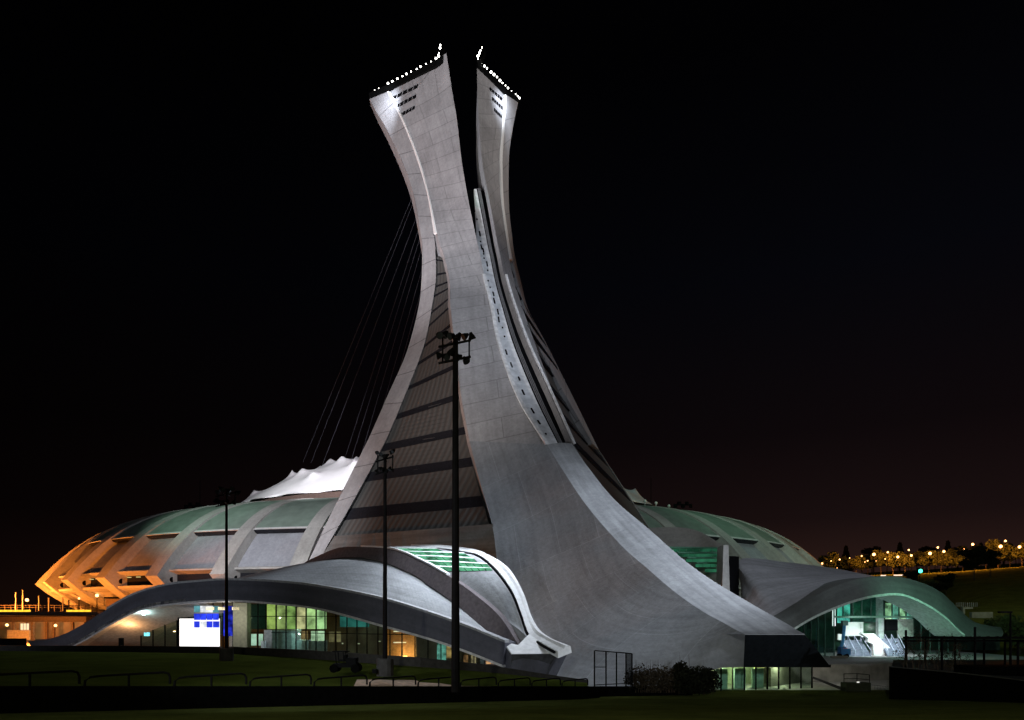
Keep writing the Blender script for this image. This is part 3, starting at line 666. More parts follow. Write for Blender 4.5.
for px, py, Y in ((273, 507, 236), (281, 506.5, 236), (291, 506, 236), (301, 504, 236), (208, 507, 238), (219, 506, 238), (645, 501, 240), (656, 503, 240), (669, 506, 240)):
    p = at(px, py, Y); m = MB(); m.ball(p, .55, 8, 5); m.pipe([p + V(0, 0, -2.6), p], .12, 5); m.build('roof_lamp', M_white, ST)
for px, py, Y in ((194, 506, 236), (249, 505.5, 236), (683, 505, 236)):
    m = MB(); p = at(px, py, Y)
    for k in range(5): m.box(p + V(-2.6 + 1.3 * k, 0, (k % 2) * .8 - .3), (1.1, .8, 1.2), R(15 * k))
    m.pipe([p + V(0, 0, -3), p], .15, 5); m.box(p, (5.6, .25, .25)); m.build('floodlight_bank', M_dark, ST)
m = MB(); m.pipe([at(200, 507, 240), at(200, 480, 240)], .12, 5); m.build('antenna', M_dark, ST)
m = MB(); m.pipe([at(651, 502, 246), at(651, 478, 246)], .12, 5); m.build('antenna', M_dark, ST)

# ================================================================== LEFT PAVILION
A1, B1 = (-103, 150), (-.9, 94)
PV = root('pavilion', (-45, 118, 0), 'left pavilion of two overlapping arched concrete shells with green lit skylight and glass front', 'pavilion')
r1t = [(28, 641), (56, 637), (79, 626.5), (100, 613.5), (133, 595), (167, 585.3), (200, 581.7), (230, 580.2), (276, 582.2), (319, 587), (383, 599.7), (454, 622.5), (505, 642.7)]
r1b = [(34, 652), (60, 650), (84, 640), (112, 623), (143, 608.5), (187, 601.7), (227, 599.8), (276, 602.8), (322, 608.6), (383, 625), (430, 638), (465, 650), (503, 665)]
N1 = 100
R1T = arcspline(tl(r1t, A1, B1), N1); R1B = arcspline(tl(r1b, A1, B1), N1)
bdir = Vector((.48, .877, 0))                                       # square to the arch's plan line
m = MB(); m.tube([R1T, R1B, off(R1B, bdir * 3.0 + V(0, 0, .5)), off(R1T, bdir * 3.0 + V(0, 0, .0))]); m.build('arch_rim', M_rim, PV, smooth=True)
m = MB(); c = R1T[24:]; m.tube([off(c, (0, 0, .0)) , off(c, -bdir * .12 + V(0, 0, .35)), off(c, bdir * 1.2 + V(0, 0, .35)), off(c, bdir * 1.2)]); m.build('coping', plain('coping_grey', (.36, .36, .37), .7), PV, smooth=True)
m = MB(); c = R1B[4:]; m.tube([off(c, -bdir * .1), off(c, -bdir * .1 + V(0, 0, -.32)), off(c, bdir * 3.2 + V(0, 0, -.32)), off(c, bdir * 3.2)]); m.build('soffit_edge', plain('soffit_pale', (.55, .53, .52), .7), PV, smooth=True)
# shell 1
A2, B2 = (-40, 137), (.8, 98)
s1r = arcspline(tl([(228, 580.3), (262, 572), (300, 563.8), (337, 558.2), (374, 559.6), (411, 573.6), (426, 583.6), (454, 603), (474, 620), (490, 635)], A2, B2), 70)
s1f = arcspline(tl([(228, 580.3), (276, 582.2), (319, 587), (383, 599.7), (454, 622.5), (497, 639)], A1, B1), 70)
s1f = off(s1f, bdir * .6 + V(0, 0, .1))
rows = [[p.lerp(q, t) + V(0, 0, 1.2 * math.sin(math.pi * t) * math.sin(math.pi * min(1, i / 69))) for i, (p, q) in enumerate(zip(s1f, s1r))] for t in [k / 10 for k in range(11)]]
m = MB(); m.tube(rows + [off(s1r, (0, 0, -.8)), off(s1f, (0, 0, -.8))]); m.build('shell', M_pav, PV, smooth=True)
# left wing of shell: soffit slab seen inside the left end
m = MB(); c = R1B[4:44]; d = [Vector((p.x, p.y, max(3.2, p.z * .62))) + bdir * 13 + V(8, 0, 0) for p in c]
m.tube([off(c, (0, 0, .1)), d, off(d, (0, 0, .5)), off(c, (0, 0, .6))]); m.build('inner_soffit', plain('soffit_warm', (.42, .40, .38), .7), PV, smooth=True)
# rim 2
r2t = [(307, 560.8), (337, 548.2), (363, 547), (393, 549.6), (420, 560.5), (451.6, 578), (481.6, 599.7), (501, 618), (518, 644)]
r2b = [(300, 566), (337, 558), (374, 559.4), (411, 573.4), (426, 583.4), (454, 602.8), (474, 620), (488, 634), (500, 648)]
R2T = arcspline(tl(r2t, A2, B2), 80); R2B = arcspline(tl(r2b, (-40.6, 136.3), (.2, 97.3)), 80)
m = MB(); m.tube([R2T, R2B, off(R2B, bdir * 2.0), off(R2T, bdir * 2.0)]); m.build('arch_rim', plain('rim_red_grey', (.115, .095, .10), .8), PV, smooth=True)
m = MB(); c = R2T[24:56]; m.tube([off(c, -bdir * .05), off(c, -bdir * .08 + V(0, 0, .28)), off(c, bdir * 1.0 + V(0, 0, .28)), off(c, bdir * 1.0)]); m.build('coping', M_coping, PV, smooth=True)
# ridge 3
A3, B3 = (-9, 125), (7.2, 95)
r3o = [(411, 545.6), (440, 546), (463, 548.2), (485.5, 553.5), (508, 567.5), (522.6, 591), (531.5, 616), (540, 630), (553, 639), (570.5, 646)]
r3i = [(411, 546.6), (440, 548), (463, 551), (480, 555), (497, 569.5), (512.5, 591), (521.5, 613), (529, 633.5), (541, 642), (558, 651.5)]
R3O = arcspline(tl(r3o, A3, B3), 90); R3I = arcspline(tl(r3i, (-10.5, 123.5), (5.7, 93.8)), 90)
dn = V(0, 0, -1)
def smoothpts(a, b, t): return [p.lerp(q, t) for p, q in zip(a, b)]
m = MB(); up_ = V(0, 0, .35)
m.tube([R3I, off(smoothpts(R3I, R3O, .35), up_ * .6), off(smoothpts(R3I, R3O, .45), up_ * 0), off(smoothpts(R3I, R3O, .6), up_), R3O, off(R3O, (.2, .3, -.9)), off(R3I, (0, 0, -.9))]); m.build('ridge', M_coping, PV, smooth=True, sharp=20)
m = MB(); m.pipe(off(R3I[4:], (-.12, -.2, -.3))[::2], .2, 6); m.build('ridge_dark_line', M_void, PV, smooth=True)  # dark pipe stands in for the deep shaded gap beside the ridge
# shell 2
sh2r = [p + V(-.35, -.5, -.35) for p in R3I]
sh2f = arcspline(tl([(363, 547.2), (393, 549.4), (420, 560.3), (451.6, 577.8), (481.6, 599.5), (501, 618), (518, 643)], (-39.2, 138), (1.6, 99)), 90)
rows = [[p.lerp(q, t) + V(0, 0, .9 * math.sin(math.pi * t) * math.sin(math.pi * min(1, i / 89))) for i, (p, q) in enumerate(zip(sh2f, sh2r[:80] + [sh2r[79]] * 10))] for t in [k / 14 for k in range(15)]]
m = MB(); m.tube(rows + [off(rows[-1], (0, 0, -.8)), off(rows[0], (0, 0, -.8))]); shell2 = m.build('shell', M_pav, PV, smooth=True)
# foot: pale slabs on top, front shade put into darker lower masses
top = [at(503, 641.5, 95.2), at(518, 645, 96), at(529, 634, 98.5), at(541, 642, 97.5), at(557, 653, 95.5), at(512, 654, 93.6)]
m = MB(); foot_b = [at(500, 668, 95.5), at(505, 669, 96), at(529, 660, 98.5), at(541, 668, 98), at(549, 675, 96.5), at(512, 668.5, 94.2)]
tb_ = off(top, (0, 0, -.22)); m.face(top); m.face(tb_[::-1])
for i in range(6): j = (i + 1) % 6; m.face([top[i], tb_[i], tb_[j], top[j]])
m.build('foot_slab', M_coping, PV); m = MB(); tb_ = off(top, (0, .05, -.23)); m.face(tb_); m.face(foot_b[::-1])
for i in range(6): j = (i + 1) % 6; m.face([tb_[i], foot_b[i], foot_b[j], tb_[j]])
m.build('foot', M_rim, PV)
nt_ = [at(541, 641.5, 98), at(570.5, 646, 96.2), at(557.8, 653.6, 94.6)]; nb_ = [at(541, 672, 98), at(556, 677, 97.4), at(548, 675, 96)]
m = MB(); m.face(nt_); q_ = off(nt_, (0, 0, -.2)); m.face(q_[::-1])
for i in range(3): j = (i + 1) % 3; m.face([nt_[i], q_[i], q_[j], nt_[j]])
m.build('foot_slab', M_coping, PV); m = MB(); nt_ = off(nt_, (0, .05, -.21)); m.face(nt_); m.face(nb_[::-1])
for i in range(3): j = (i + 1) % 3; m.face([nt_[i], nb_[i], nb_[j], nt_[j]])
m.build('foot', M_rim, PV)
m = MB(); m.face([at(512, 654.2, 93.5), at(557, 653.6, 95.2), at(552, 668, 96), at(512, 668, 94.5)]); m.face([at(512, 654.2, 93.9), at(552, 668, 96.4), at(557, 653.6, 95.6), at(512, 668, 94.9)]); 
m = MB(); a = [at(511.5, 654.2, 93.4), at(557.6, 653.8, 94.9)]; b = [at(511, 668, 94.3), at(551, 668, 96.3)]; m.tube([a, b, off(b, (0, .3, 0)), off(a, (0, .3, 0))]); m.build('foot_face', plain('foot_face', (.055, .055, .06), .8), PV)  # front face shade put into this dark colour
# skylight: curved rows of lit green panes on shell 2
t2 = bvh(shell2)
E_green = emis('skylight_green', (.14, .50, .28), .66, .6, .6)
E_ribs = plain('skylight_rib', (.75, .85, .78), .6, var=.05)
rowsS = [((397, 548.5), (466, 549.6)), ((405, 551.5), (480, 554.2)), ((415, 555.4), (489, 559.2)), ((425, 560.5), (494, 564.5)), ((434, 566), (498, 568.8)), ((442, 572), (499, 570.8))]
for r_ in range(5):
    (a0, a1), (b0, b1) = rowsS[r_], rowsS[r_ + 1]
    nP = 9
    par = None
    cv0 = []; cv1 = []; cvm = []
    for k in range(nP + 1):
        u = k / nP; sag = .9 * math.sin(math.pi * u) * (1 if r_ < 4 else .6)
        x0, y0 = a0[0] + (a1[0] - a0[0]) * u, a0[1] + (a1[1] - a0[1]) * u - sag * .6
        x1, y1 = b0[0] + (b1[0] - b0[0]) * u, b0[1] + (b1[1] - b0[1]) * u + sag * .2
        p0, _ = hit(t2, x0, y0, .12); p1, _ = hit(t2, x1, y1, .06); pm_, _ = hit(t2, x0 + (x1 - x0) * .22, y0 + (y1 - y0) * .22, .16)
        if p0 is None or p1 is None or pm_ is None: continue
        cv0.append(p0); cv1.append(p1); cvm.append(pm_)
    if len(cv0) < 3: continue
    d_ = [(p - V(0, 0, EYE)).normalized() for p in cv0]; q0 = [p + e * .07 for p, e in zip(cv0, d_)]; q1 = [p + (p - V(0, 0, EYE)).normalized() * .03 + V(0, 0, -.02) for p in cv1]
    m = MB(); m.tube([q0, q1, off(q1, (0, .05, -.04)), off(q0, (0, .05, -.04))]); m.build('skylight_base', M_band, PV)
    m = MB(); m.tube([cv0, cvm, off(cvm, (0, .1, -.1)), off(cv0, (0, .1, -.1))]); lv = m.build('skylight', E_ribs, PV)
    for k in range(len(cv0) - 1):
        m = MB(); ga = [p.lerp(q, .86) for p, q in zip(cvm, cv1)]; a = [cvm[k].lerp(cvm[k + 1], .07), cvm[k].lerp(cvm[k + 1], .93)]; b = [ga[k].lerp(ga[k + 1], .07), ga[k].lerp(ga[k + 1], .93)]
        m.tube([a, b, off(b, (0, .1, -.06)), off(a, (0, .1, -.06))]); m.build('pane', E_green, lv)
# glass front
def fY(px, d=7.0):
    A = (A1[0] + bdir.x * d, A1[1] + bdir.y * d); B = (B1[0] + bdir.x * d, B1[1] + bdir.y * d); return planY(px, A, B)
def topz(px):                                                       # height of the soffit at a column
    pts = r1b
    for (x0, y0), (x1, y1) in zip(pts, pts[1:]):
        if x0 <= px <= x1: y = y0 + (y1 - y0) * (px - x0) / (x1 - x0); return at(px, y, planY(px, A1, B1)).z + .3
    return 3
cols_ = [141, 153, 165, 177, 189, 201, 213, 223, 233, 248, 258, 266, 276, 286, 296, 306, 316, 325, 336, 347, 357, 367, 378, 390, 402, 415, 428, 441, 452, 463, 474, 485]
for px in cols_:
    Y = fY(px); x = (px - HX) / F * Y
    m = MB(); m.box((x, Y, topz(px) / 2), (.14, .3, topz(px))); m.build('mullion', M_dark, PV)
for a_, b_ in zip(cols_, cols_[1:]):
    p, q = Vector(((a_ - HX) / F * fY(a_), fY(a_), 0)), Vector(((b_ - HX) / F * fY(b_), fY(b_), 0))
    m = MB(); a = [p, p + V(0, 0, topz(a_))]; b = [q, q + V(0, 0, topz(b_))]; m.tube([a, b, off(b, (0, .03, 0)), off(a, (0, .03, 0))]); m.build('glass_pane', M_glass, PV)
def tfacade(px0, px1, z, name, mat, d=7.0, h=.12):
    m = MB(); c = [Vector(((px - HX) / F * fY(px, d), fY(px, d), z)) for px in (px0, px1)]; m.beam(c[0], c[1], .12, h); return m.build(name, mat, PV)
tfacade(248, 485, 6.9, 'transom', M_dark); tfacade(141, 350, 9.8, 'transom', M_dark)
# floor and rear wall of the hall
m = MB(); c0 = [Vector(((px - HX) / F * fY(px, 1), fY(px, 1), .06)) for px in range(90, 500, 30)]; c1 = [Vector(((px - HX) / F * fY(px, 26), fY(px, 26), .06)) for px in range(90, 500, 30)]
m.grid([c0, c1]); m.grid([off(c0, (0, 0, -.3)), off(c1, (0, 0, -.3))]); m.build('hall_floor', plain('hall_floor_dark', (.12, .12, .11), .35), PV)
c = [Vector(((px - HX) / F * fY(px, 26), fY(px, 26), 0)) for px in range(120, 500, 20)]
m = MB(); hts = [min(13, topz(px) + 1.0) for px in range(120, 500, 20)]
m.tube([c, [p + V(0, 0, h) for p, h in zip(c, hts)], [p + V(0, .4, h) for p, h in zip(c, hts)], off(c, (0, .4, 0))]); m.build('hall_wall', plain('hall_wall_brown', (.10, .09, .07), .7, var=.5, scale=.3), PV)
def pbox(x0, y0, x1, y1, Y, th, name, mat, parent=None):
    a = [at(x0, y0, Y), at(x1, y0, Y)]; b = [at(x0, y1, Y), at(x1, y1, Y)]; t_ = V(0, th, 0)
    m = MB(); m.tube([a, b, off(b, t_), off(a, t_)]); return m.build(name, mat, parent)
pbox(233, 603, 247, 652, 126, 2, 'column', plain('column_olive', (.20, .20, .14), .7), PV)
# lit rooms behind the glass (parts of the pavilion's back wall)
cY = ('lit_yellow', (.62, .66, .26), .95); 
for k, x in enumerate(range(267, 325, 10)):
    w = pbox(x, 604, x + 9, 629, 133, .3, 'lit_window', emis(['lit_lime', 'lit_warm', 'lit_lime2', 'lit_amber', 'lit_pale', 'lit_pale2'][k % 6], [(.42, .50, .13), (.40, .46, .16), (.30, .42, .12), (.75, .62, .32), (.55, .72, .30), (.50, .72, .34)][k % 6], .85, .75, .45), PV)
pbox(250, 604, 265, 629, 133, .3, 'dark_window', plain('green_dark_glass', (.03, .07, .055), .2), PV)
for x in (251, 257.5): pbox(x, 634, x + 5, 645.5, 132.5, .3, 'door', emis('door_lit', (.65, .85, .70), .8, .3, 1), PV)
for x in (296, 302): pbox(x, 631, x + 5.3, 642, 133, .3, 'lit_window', emis('lit_orange', (.60, .36, .16), .45, .5, .8), PV)
for x in (311, 318): pbox(x, 631, x + 6, 642, 133, .3, 'lit_window', emis('lit_cream', (.68, .86, .58), .8, .5, .8), PV)
for x in (329, 335.5): pbox(x, 631.5, x + 5, 642, 131, .3, 'lit_window', emis('lit_dull', (.42, .32, .16), .4, .4, .8), PV)
pbox(340, 611, 369, 627, 128, .3, 'lit_window', emis('lit_teal', (.04, .20, .18), .55, .7, .3), PV)
pbox(386, 625, 416, 662, 118, .3, 'orange_wall', plain('orange_wall', (.45, .24, .10), .6), PV)
for y in (631, 642): pbox(393.5, y, 406, y + .9, 116.5, .1, 'strip_lamp', emis('strip_lamp', (1, .8, .55), 1.6), PV)
pbox(402, 656, 407, 659, 117.3, .3, 'uplight', emis('uplight', (1, .62, .22), 5), PV)
lamp('POINT', 'orange_light', at(404, 655, 116.2), 420, (1, .5, .16), size=.06); lamp('POINT', 'orange_light', at(412, 657, 115.8), 260, (1, .55, .2), size=.06)
pbox(437, 641, 446, 660, 112, .3, 'lit_window', emis('lit_shop', (.16, .42, .36), .6, .9, 1.2), PV); pbox(446.5, 643, 452, 658, 112, .3, 'lit_window', emis('lit_shop_amber', (.7, .4, .15), .6, .6, 1.2), PV)
for x, c in ((463, (.35, .16, .07)), (471, (.6, .42, .25)), (486, (.8, .45, .2)), (492, (.5, .28, .14))):
    pbox(x, 655, x + 5, 664, 108, .3, 'lit_window', emis('lit_%d' % int(c[0] * 100), c, .6, .6, 1.5), PV)
for k in range(26):                                                 # small lights and shelving seen in the hall
    x = rnd.uniform(150, 176) if k < 6 else rnd.uniform(330, 478); y = rnd.uniform(622, 650)
    if y < 606 + (max(0, x - 322)) * .31 + 5: continue
    pbox(x, y, x + rnd.uniform(1, 2.6), y + rnd.uniform(.7, 1.8), fY(x, 16), .15, 'hall_lamp', emis(rnd.choice(['dot_amber', 'dot_cream']), rnd.choice([(1, .6, .25), (.9, .85, .6)]), .5), PV)
for x in (210, 222, 236): pbox(x - 4, 607, x + 3, 610, 126, .5, 'hall_lamp', emis('dot_big', (1, .85, .55), 1.2, .4, 1), PV)
lamp('POINT', 'hall_light', at(300, 625, 127), 900, (.85, 1, .7), size=.06); lamp('POINT', 'hall_light', at(230, 618, 122), 700, (1, .95, .85), size=.06); lamp('POINT', 'hall_light', at(360, 630, 120), 220, (1, .85, .6), size=.06); lamp('POINT', 'hall_light', at(450, 648, 108), 120, (1, .8, .55), size=.06)
lamp('POINT', 'soffit_light', at(143, 614, 133), 500, (.6, 1, 1), size=.06); lamp('POINT', 'soffit_light', at(128, 632, 137), 900, (1, .50, .2), size=.06)
pbox(142, 612.5, 144.5, 615, 134, .3, 'soffit_lamp', emis('lamp_cyan', (.55, 1, 1), 12), PV); pbox(144, 632.5, 149, 636, 130, .3, 'soffit_lamp', emis('lamp_cyan2', (.2, .8, .9), 1.6, .5, 2), PV)
# things standing inside the hall
o = pbox(179, 618.5, 219, 650, 128.5, .35, 'display_screen', emis('screen_white', (1, .98, .96), 1.5)); tag(o, 'large bright white screen behind the glass front of the left pavilion', 'screen')
pbox(177.6, 617.4, 220.4, 618.6, 128.3, .5, 'frame', M_dark, o); pbox(177.6, 618.6, 179, 650, 128.3, .5, 'frame', M_dark, o)
bs = root('hanging_display', at(206, 616, 128), 'blue and white glowing panels hanging above the white screen', 'display')
for k in range(12):
    x = 194 + (k % 4) * 6.3; y = 606 + (k // 4) * 7.6; pbox(x, y, x + 5.2 + rnd.random(), y + 6.4, 127.6, .2, 'panel', emis(['pan_blue', 'pan_white', 'pan_pale'][[2, 1, 1, 2, 0, 0, 0, 0, 0, 1, 0, 0][k]], [(.03, .06, .9), (.9, .95, 1), (.10, .30, .34)][[2, 1, 1, 2, 0, 0, 0, 0, 0, 1, 0, 0][k]], .95, .35, .8), bs)
o = pbox(223.5, 606, 232, 636, 127.4, .35, 'banner', emis('banner_blue', (.03, .05, .75), .8, .8, .6)); tag(o, 'tall narrow blue banner beside the olive column in the left pavilion', 'banner')
bt = root('ticket_booth', at(285, 652, 124), 'white box booths inside the glass front below the yellow lit windows', 'booth')
pbox(264, 630, 291, 653, 125, 3, 'booth_wall', plain('booth_grey', (.30, .33, .35), .6), bt); pbox(291.4, 629.5, 296, 653, 124.7, 3, 'booth_end', plain('booth_pale', (.6, .7, .74), .6), bt)
pbox(296.4, 640, 308, 653, 124, 2, 'counter', plain('booth_blue', (.42, .5, .55), .6), bt); pbox(261, 641, 263.6, 652, 123.8, 2, 'booth_end', plain('booth_pale', (.6, .7, .74), .6), bt); pbox(308.6, 641, 326, 654, 124.5, 1, 'counter', plain('booth_grey2', (.2, .22, .22), .6), bt)
lamp('POINT', 'booth_light', at(293, 634, 121.5), 260, (.85, .97, 1), size=.06)

# ================================================================== RIGHT PAVILION
RP = root('pavilion', (72, 122, 2.5), 'right pavilion with one broad green lit arch over a white stair hall', 'pavilion')
A4, B4 = (38, 113), (92, 131)
q1t = [(762, 628), (776, 618), (800, 604), (830, 588.5), (858, 579), (889, 576), (915, 580.5), (940, 591.5), (961, 611), (974, 621.5), (988, 625.5), (1001, 627)]
q1b = [(785, 634), (796, 626.5), (815, 615.5), (837, 606), (857, 599), (878, 594.5), (902, 593.8), (927.5, 604.5), (945.6, 617), (958, 629), (972, 637.5), (1001, 638.5)]
Q1T = arcspline(tl(q1t, A4, B4), 80); Q1B = arcspline(tl(q1b, (39, 110.5), (93, 128.5)), 80)
M_rimR = concrete('rim_right', (.105, .115, .11), bw=40, bh=20, joint=.95, streak=.2, var=.03); bd = Vector((-.316, .949, 0))
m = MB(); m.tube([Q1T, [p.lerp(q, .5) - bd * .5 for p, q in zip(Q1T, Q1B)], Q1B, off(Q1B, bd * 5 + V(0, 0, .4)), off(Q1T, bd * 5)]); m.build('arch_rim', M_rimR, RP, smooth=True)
m = MB(); c = Q1B[:66]; m.tube([off(c, -bd * .1), off(c, -bd * .1 + V(0, 0, -.38)), off(c, bd * 6 + V(0, 0, -.38)), off(c, bd * 6)]); m.build('soffit_edge', plain('soffit_green', (.42, .5, .46), .7), RP, smooth=True)
# shell behind the arch
sf = arcspline(tl([(752, 634), (776, 618), (800, 604), (830, 588.5), (858, 579), (875, 576.5)], (37.8, 113.6), (91.8, 131.6)), 40)
sb = arcspline([at(742, 604, 128), at(741, 580, 133), at(741, 559, 138), at(790, 562.5, 146), at(835, 568.5, 148), at(873, 575.8, 136)], 40)
rows = [[p.lerp(q, t) for p, q in zip(sf, sb)] for t in [k / 8 for k in range(9)]]
m = MB(); m.tube(rows + [off(sb, (0, 0, -1)), off(sf, (0, 0, -1))]); m.build('shell', concrete('shell_right', (.34, .34, .36), bw=30, bh=6, joint=.92, streak=.25, var=.05), RP, smooth=True)
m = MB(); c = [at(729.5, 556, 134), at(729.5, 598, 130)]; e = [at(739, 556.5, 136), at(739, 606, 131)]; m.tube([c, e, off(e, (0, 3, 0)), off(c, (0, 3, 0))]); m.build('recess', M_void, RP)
m = MB(); c = [at(723.5, 545, 132), at(722, 598, 128)]; e = [at(728.5, 545, 132.5), at(730, 598, 128.5)]; m.tube([c, e, off(e, (0, 4, 0)), off(c, (0, 4, 0))]); m.build('fin', M_rib, RP)
m = MB(); a = [at(636, 528, 152), at(690, 528.5, 152), at(726, 547, 142)]; b = [at(640, 560, 146), at(700, 585, 140), at(724, 600, 132)]
m.tube([spline(a, 12), spline(b, 12), off(spline(b, 12), (0, 2, 0)), off(spline(a, 12), (0, 2, 0))]); m.build('shell', M_rib, RP, smooth=True)
for r_ in range(5):
    y0 = 546.5 + r_ * 5.1; x0 = 667 + r_ * 9.5; x1 = 719 - (r_ % 2) * .5 - max(0, r_ - 3) * 2
    nk = max(3, int((x1 - x0) / 6)); Yb = 140.5 - r_ * .9; 
    a = [at(x0, y0, Yb), at(x1, y0 + .6, Yb)]; b = [at(x0 + 2, y0 + 1.6, Yb - .7), at(x1, y0 + 2.0, Yb - .7)]
    m = MB(); m.tube([a, b, off(b, (0, 1, 0)), off(a, (0, 1, 0))]); lv = m.build('skylight', plain('skylight_rib_green', (.12, .3, .2), .6), RP)
    for k in range(nk):
        u0, u1 = x0 + (x1 - x0) * (k + .05) / nk, x0 + (x1 - x0) * (k + .95) / nk
        a = [at(u0, y0 + 2.2, Yb - .5), at(u1, y0 + 2.2, Yb - .5)]; b = [at(u0, y0 + 5.2, Yb - .2), at(u1, y0 + 5.2, Yb - .2)]
        m = MB(); m.tube([a, b, off(b, (0, .3, 0)), off(a, (0, .3, 0))]); m.build('pane', emis('skylight_dim', (.02, .115, .06), .8, .6, .35), lv)
# deck and its retaining wall
DZ = 2.5
dk = MB(); fr = [at(770, 672, 97), at(800, 668, 103), at(850, 666.5, 104.5), at(900, 664.5, 108), at(960, 664, 110), at(1100, 664, 110)]
fr = [Vector((p.x, p.y, DZ)) for p in fr]; bkd = [Vector((p.x + 2, 172, DZ)) for p in fr]
dk.tube([fr, bkd, [Vector((p.x, p.y, -.5)) for p in bkd], [Vector((p.x, p.y, -.5)) for p in fr]]); tag(dk.build('terrace', plain('terrace', (.30, .30, .30), .8)), kind='structure')
rw = MB(); c = [p + V(0, -.35, 0) for p in fr]; rw.tube([[Vector((p.x, p.y, -.3)) for p in c], [Vector((p.x, p.y, DZ + .12)) for p in c], [Vector((p.x, p.y + .33, DZ + .12)) for p in c], [Vector((p.x, p.y + .33, -.3)) for p in c]])
tag(rw.build('retaining_wall', M_wall), 'pale stained retaining wall below the bright deck of the right pavilion', 'wall')
# glazing
def gY(px): return planY(px, (36, 121.5), (90, 139.5))
def rtop(px):
    for (x0, y0), (x1, y1) in zip(q1b, q1b[1:]):
        if x0 <= px <= x1: return at(px, y0 + (y1 - y0) * (px - x0) / (x1 - x0), planY(px, (39, 110.5), (93, 128.5))).z + .6
    return DZ + 1
pcs = [790, 797, 804, 811, 818, 825, 834, 843, 853, 862, 871, 884, 892, 899, 906, 913, 921, 930, 939, 948, 957]
for px in pcs:
    Y = gY(px); h = rtop(px); b0 = DZ if (px < 836 or px > 915) else DZ + 7.2
    if h - b0 < .3: continue
    m = MB(); m.box(((px - HX) / F * Y, Y, (b0 + h) / 2), (.16, .25, h - b0)); m.build('mullion', plain('mullion_green', (.05, .09, .08), .5), RP)
for a_, b_ in zip(pcs, pcs[1:]):
    b0 = DZ if (a_ < 834 or a_ > 912) else DZ + 7.2
    p, q = Vector(((a_ - HX) / F * gY(a_), gY(a_), b0)), Vector(((b_ - HX) / F * gY(b_), gY(b_), b0))
    ha, hb = rtop(a_) - b0, rtop(b_) - b0
    if min(ha, hb) < .3: continue
    m = MB(); a = [p, p + V(0, 0, ha)]; b = [q, q + V(0, 0, hb)]; m.tube([a, b, off(b, (0, .03, 0)), off(a, (0, .03, 0))]); m.build('glass_pane', M_glass, RP)
m = MB(); c = [Vector(((px - HX) / F * (gY(px) - .1), gY(px) - .1, DZ + 7.2)) for px in (834, 917)]; m.beam(c[0], c[1], .3, .35); m.build('transom', plain('transom_green', (.2, .3, .26), .5), RP)
# back wall, dark green glass, lit rooms
m = MB(); c = [at(px, 640, 152) for px in (800, 1000)]; c = [Vector((p.x, 152, DZ)) for p in c]; m.tube([[c[0], c[0] + V(0, 0, 12)], [c[1], c[1] + V(0, 0, 5)], [c[1] + V(0, .4, 0), c[1] + V(0, .4, 5)], [c[0] + V(0, .4, 0), c[0] + V(0, .4, 12)]]); m.build('hall_wall', plain('hall_teal', (.05, .10, .08), .6, var=.5, scale=.4), RP)
pbox(798, 612, 834, 660, 141, .3, 'dark_panel', plain('dark_green_panel', (.012, .028, .024), .3, var=.7, scale=.8), RP)
pbox(833, 604, 835.5, 626, 133, .3, 'strip_lamp', emis('strip_white', (.9, .95, 1), 1.5), RP)
for k, x in enumerate((838, 844.5)): pbox(x, 602, x + 5.5, 623, 140, .3, 'lit_window', emis('lit_aqua%d' % k, (.10, .62, .50), .75, .8, .6), RP)
pbox(853, 597, 880, 622, 141, .3, 'dark_panel', plain('green_glass', (.03, .16, .11), .25, var=.6, scale=.9), RP); pbox(853, 623, 880, 636, 140, .3, 'dark_panel', plain('green_glass2', (.04, .14, .07), .25, var=.7, scale=1.2), RP)
for k, x in enumerate((886, 893, 900, 907)): pbox(x, 603 + k, x + 5.6, 619, 142, .3, 'lit_window', emis('lit_hall%d' % (k % 2), [(.42, .72, .42), (.16, .42, .34)][k > 0], .8, .8, .7), RP)
pbox(878.5, 592, 883.8, 641, 136, 1, 'column', plain('column_pale', (.5, .56, .54), .7), RP)
pbox(845, 622, 862, 636, 137, .4, 'balcony_wall', M_white, RP); pbox(861.5, 622, 863.5, 637, 136.6, .4, 'balcony_wall', M_white, RP)
pbox(898, 619, 914, 638, 137, .4, 'balcony_wall', plain('beige_wall', (.36, .37, .34), .7), RP)
o = pbox(886.5, 620, 897.8, 630.5, 134, .6, 'sign_board', M_void); tag(o, 'black rectangular board hanging above the right hand stair in the right pavilion', 'board')
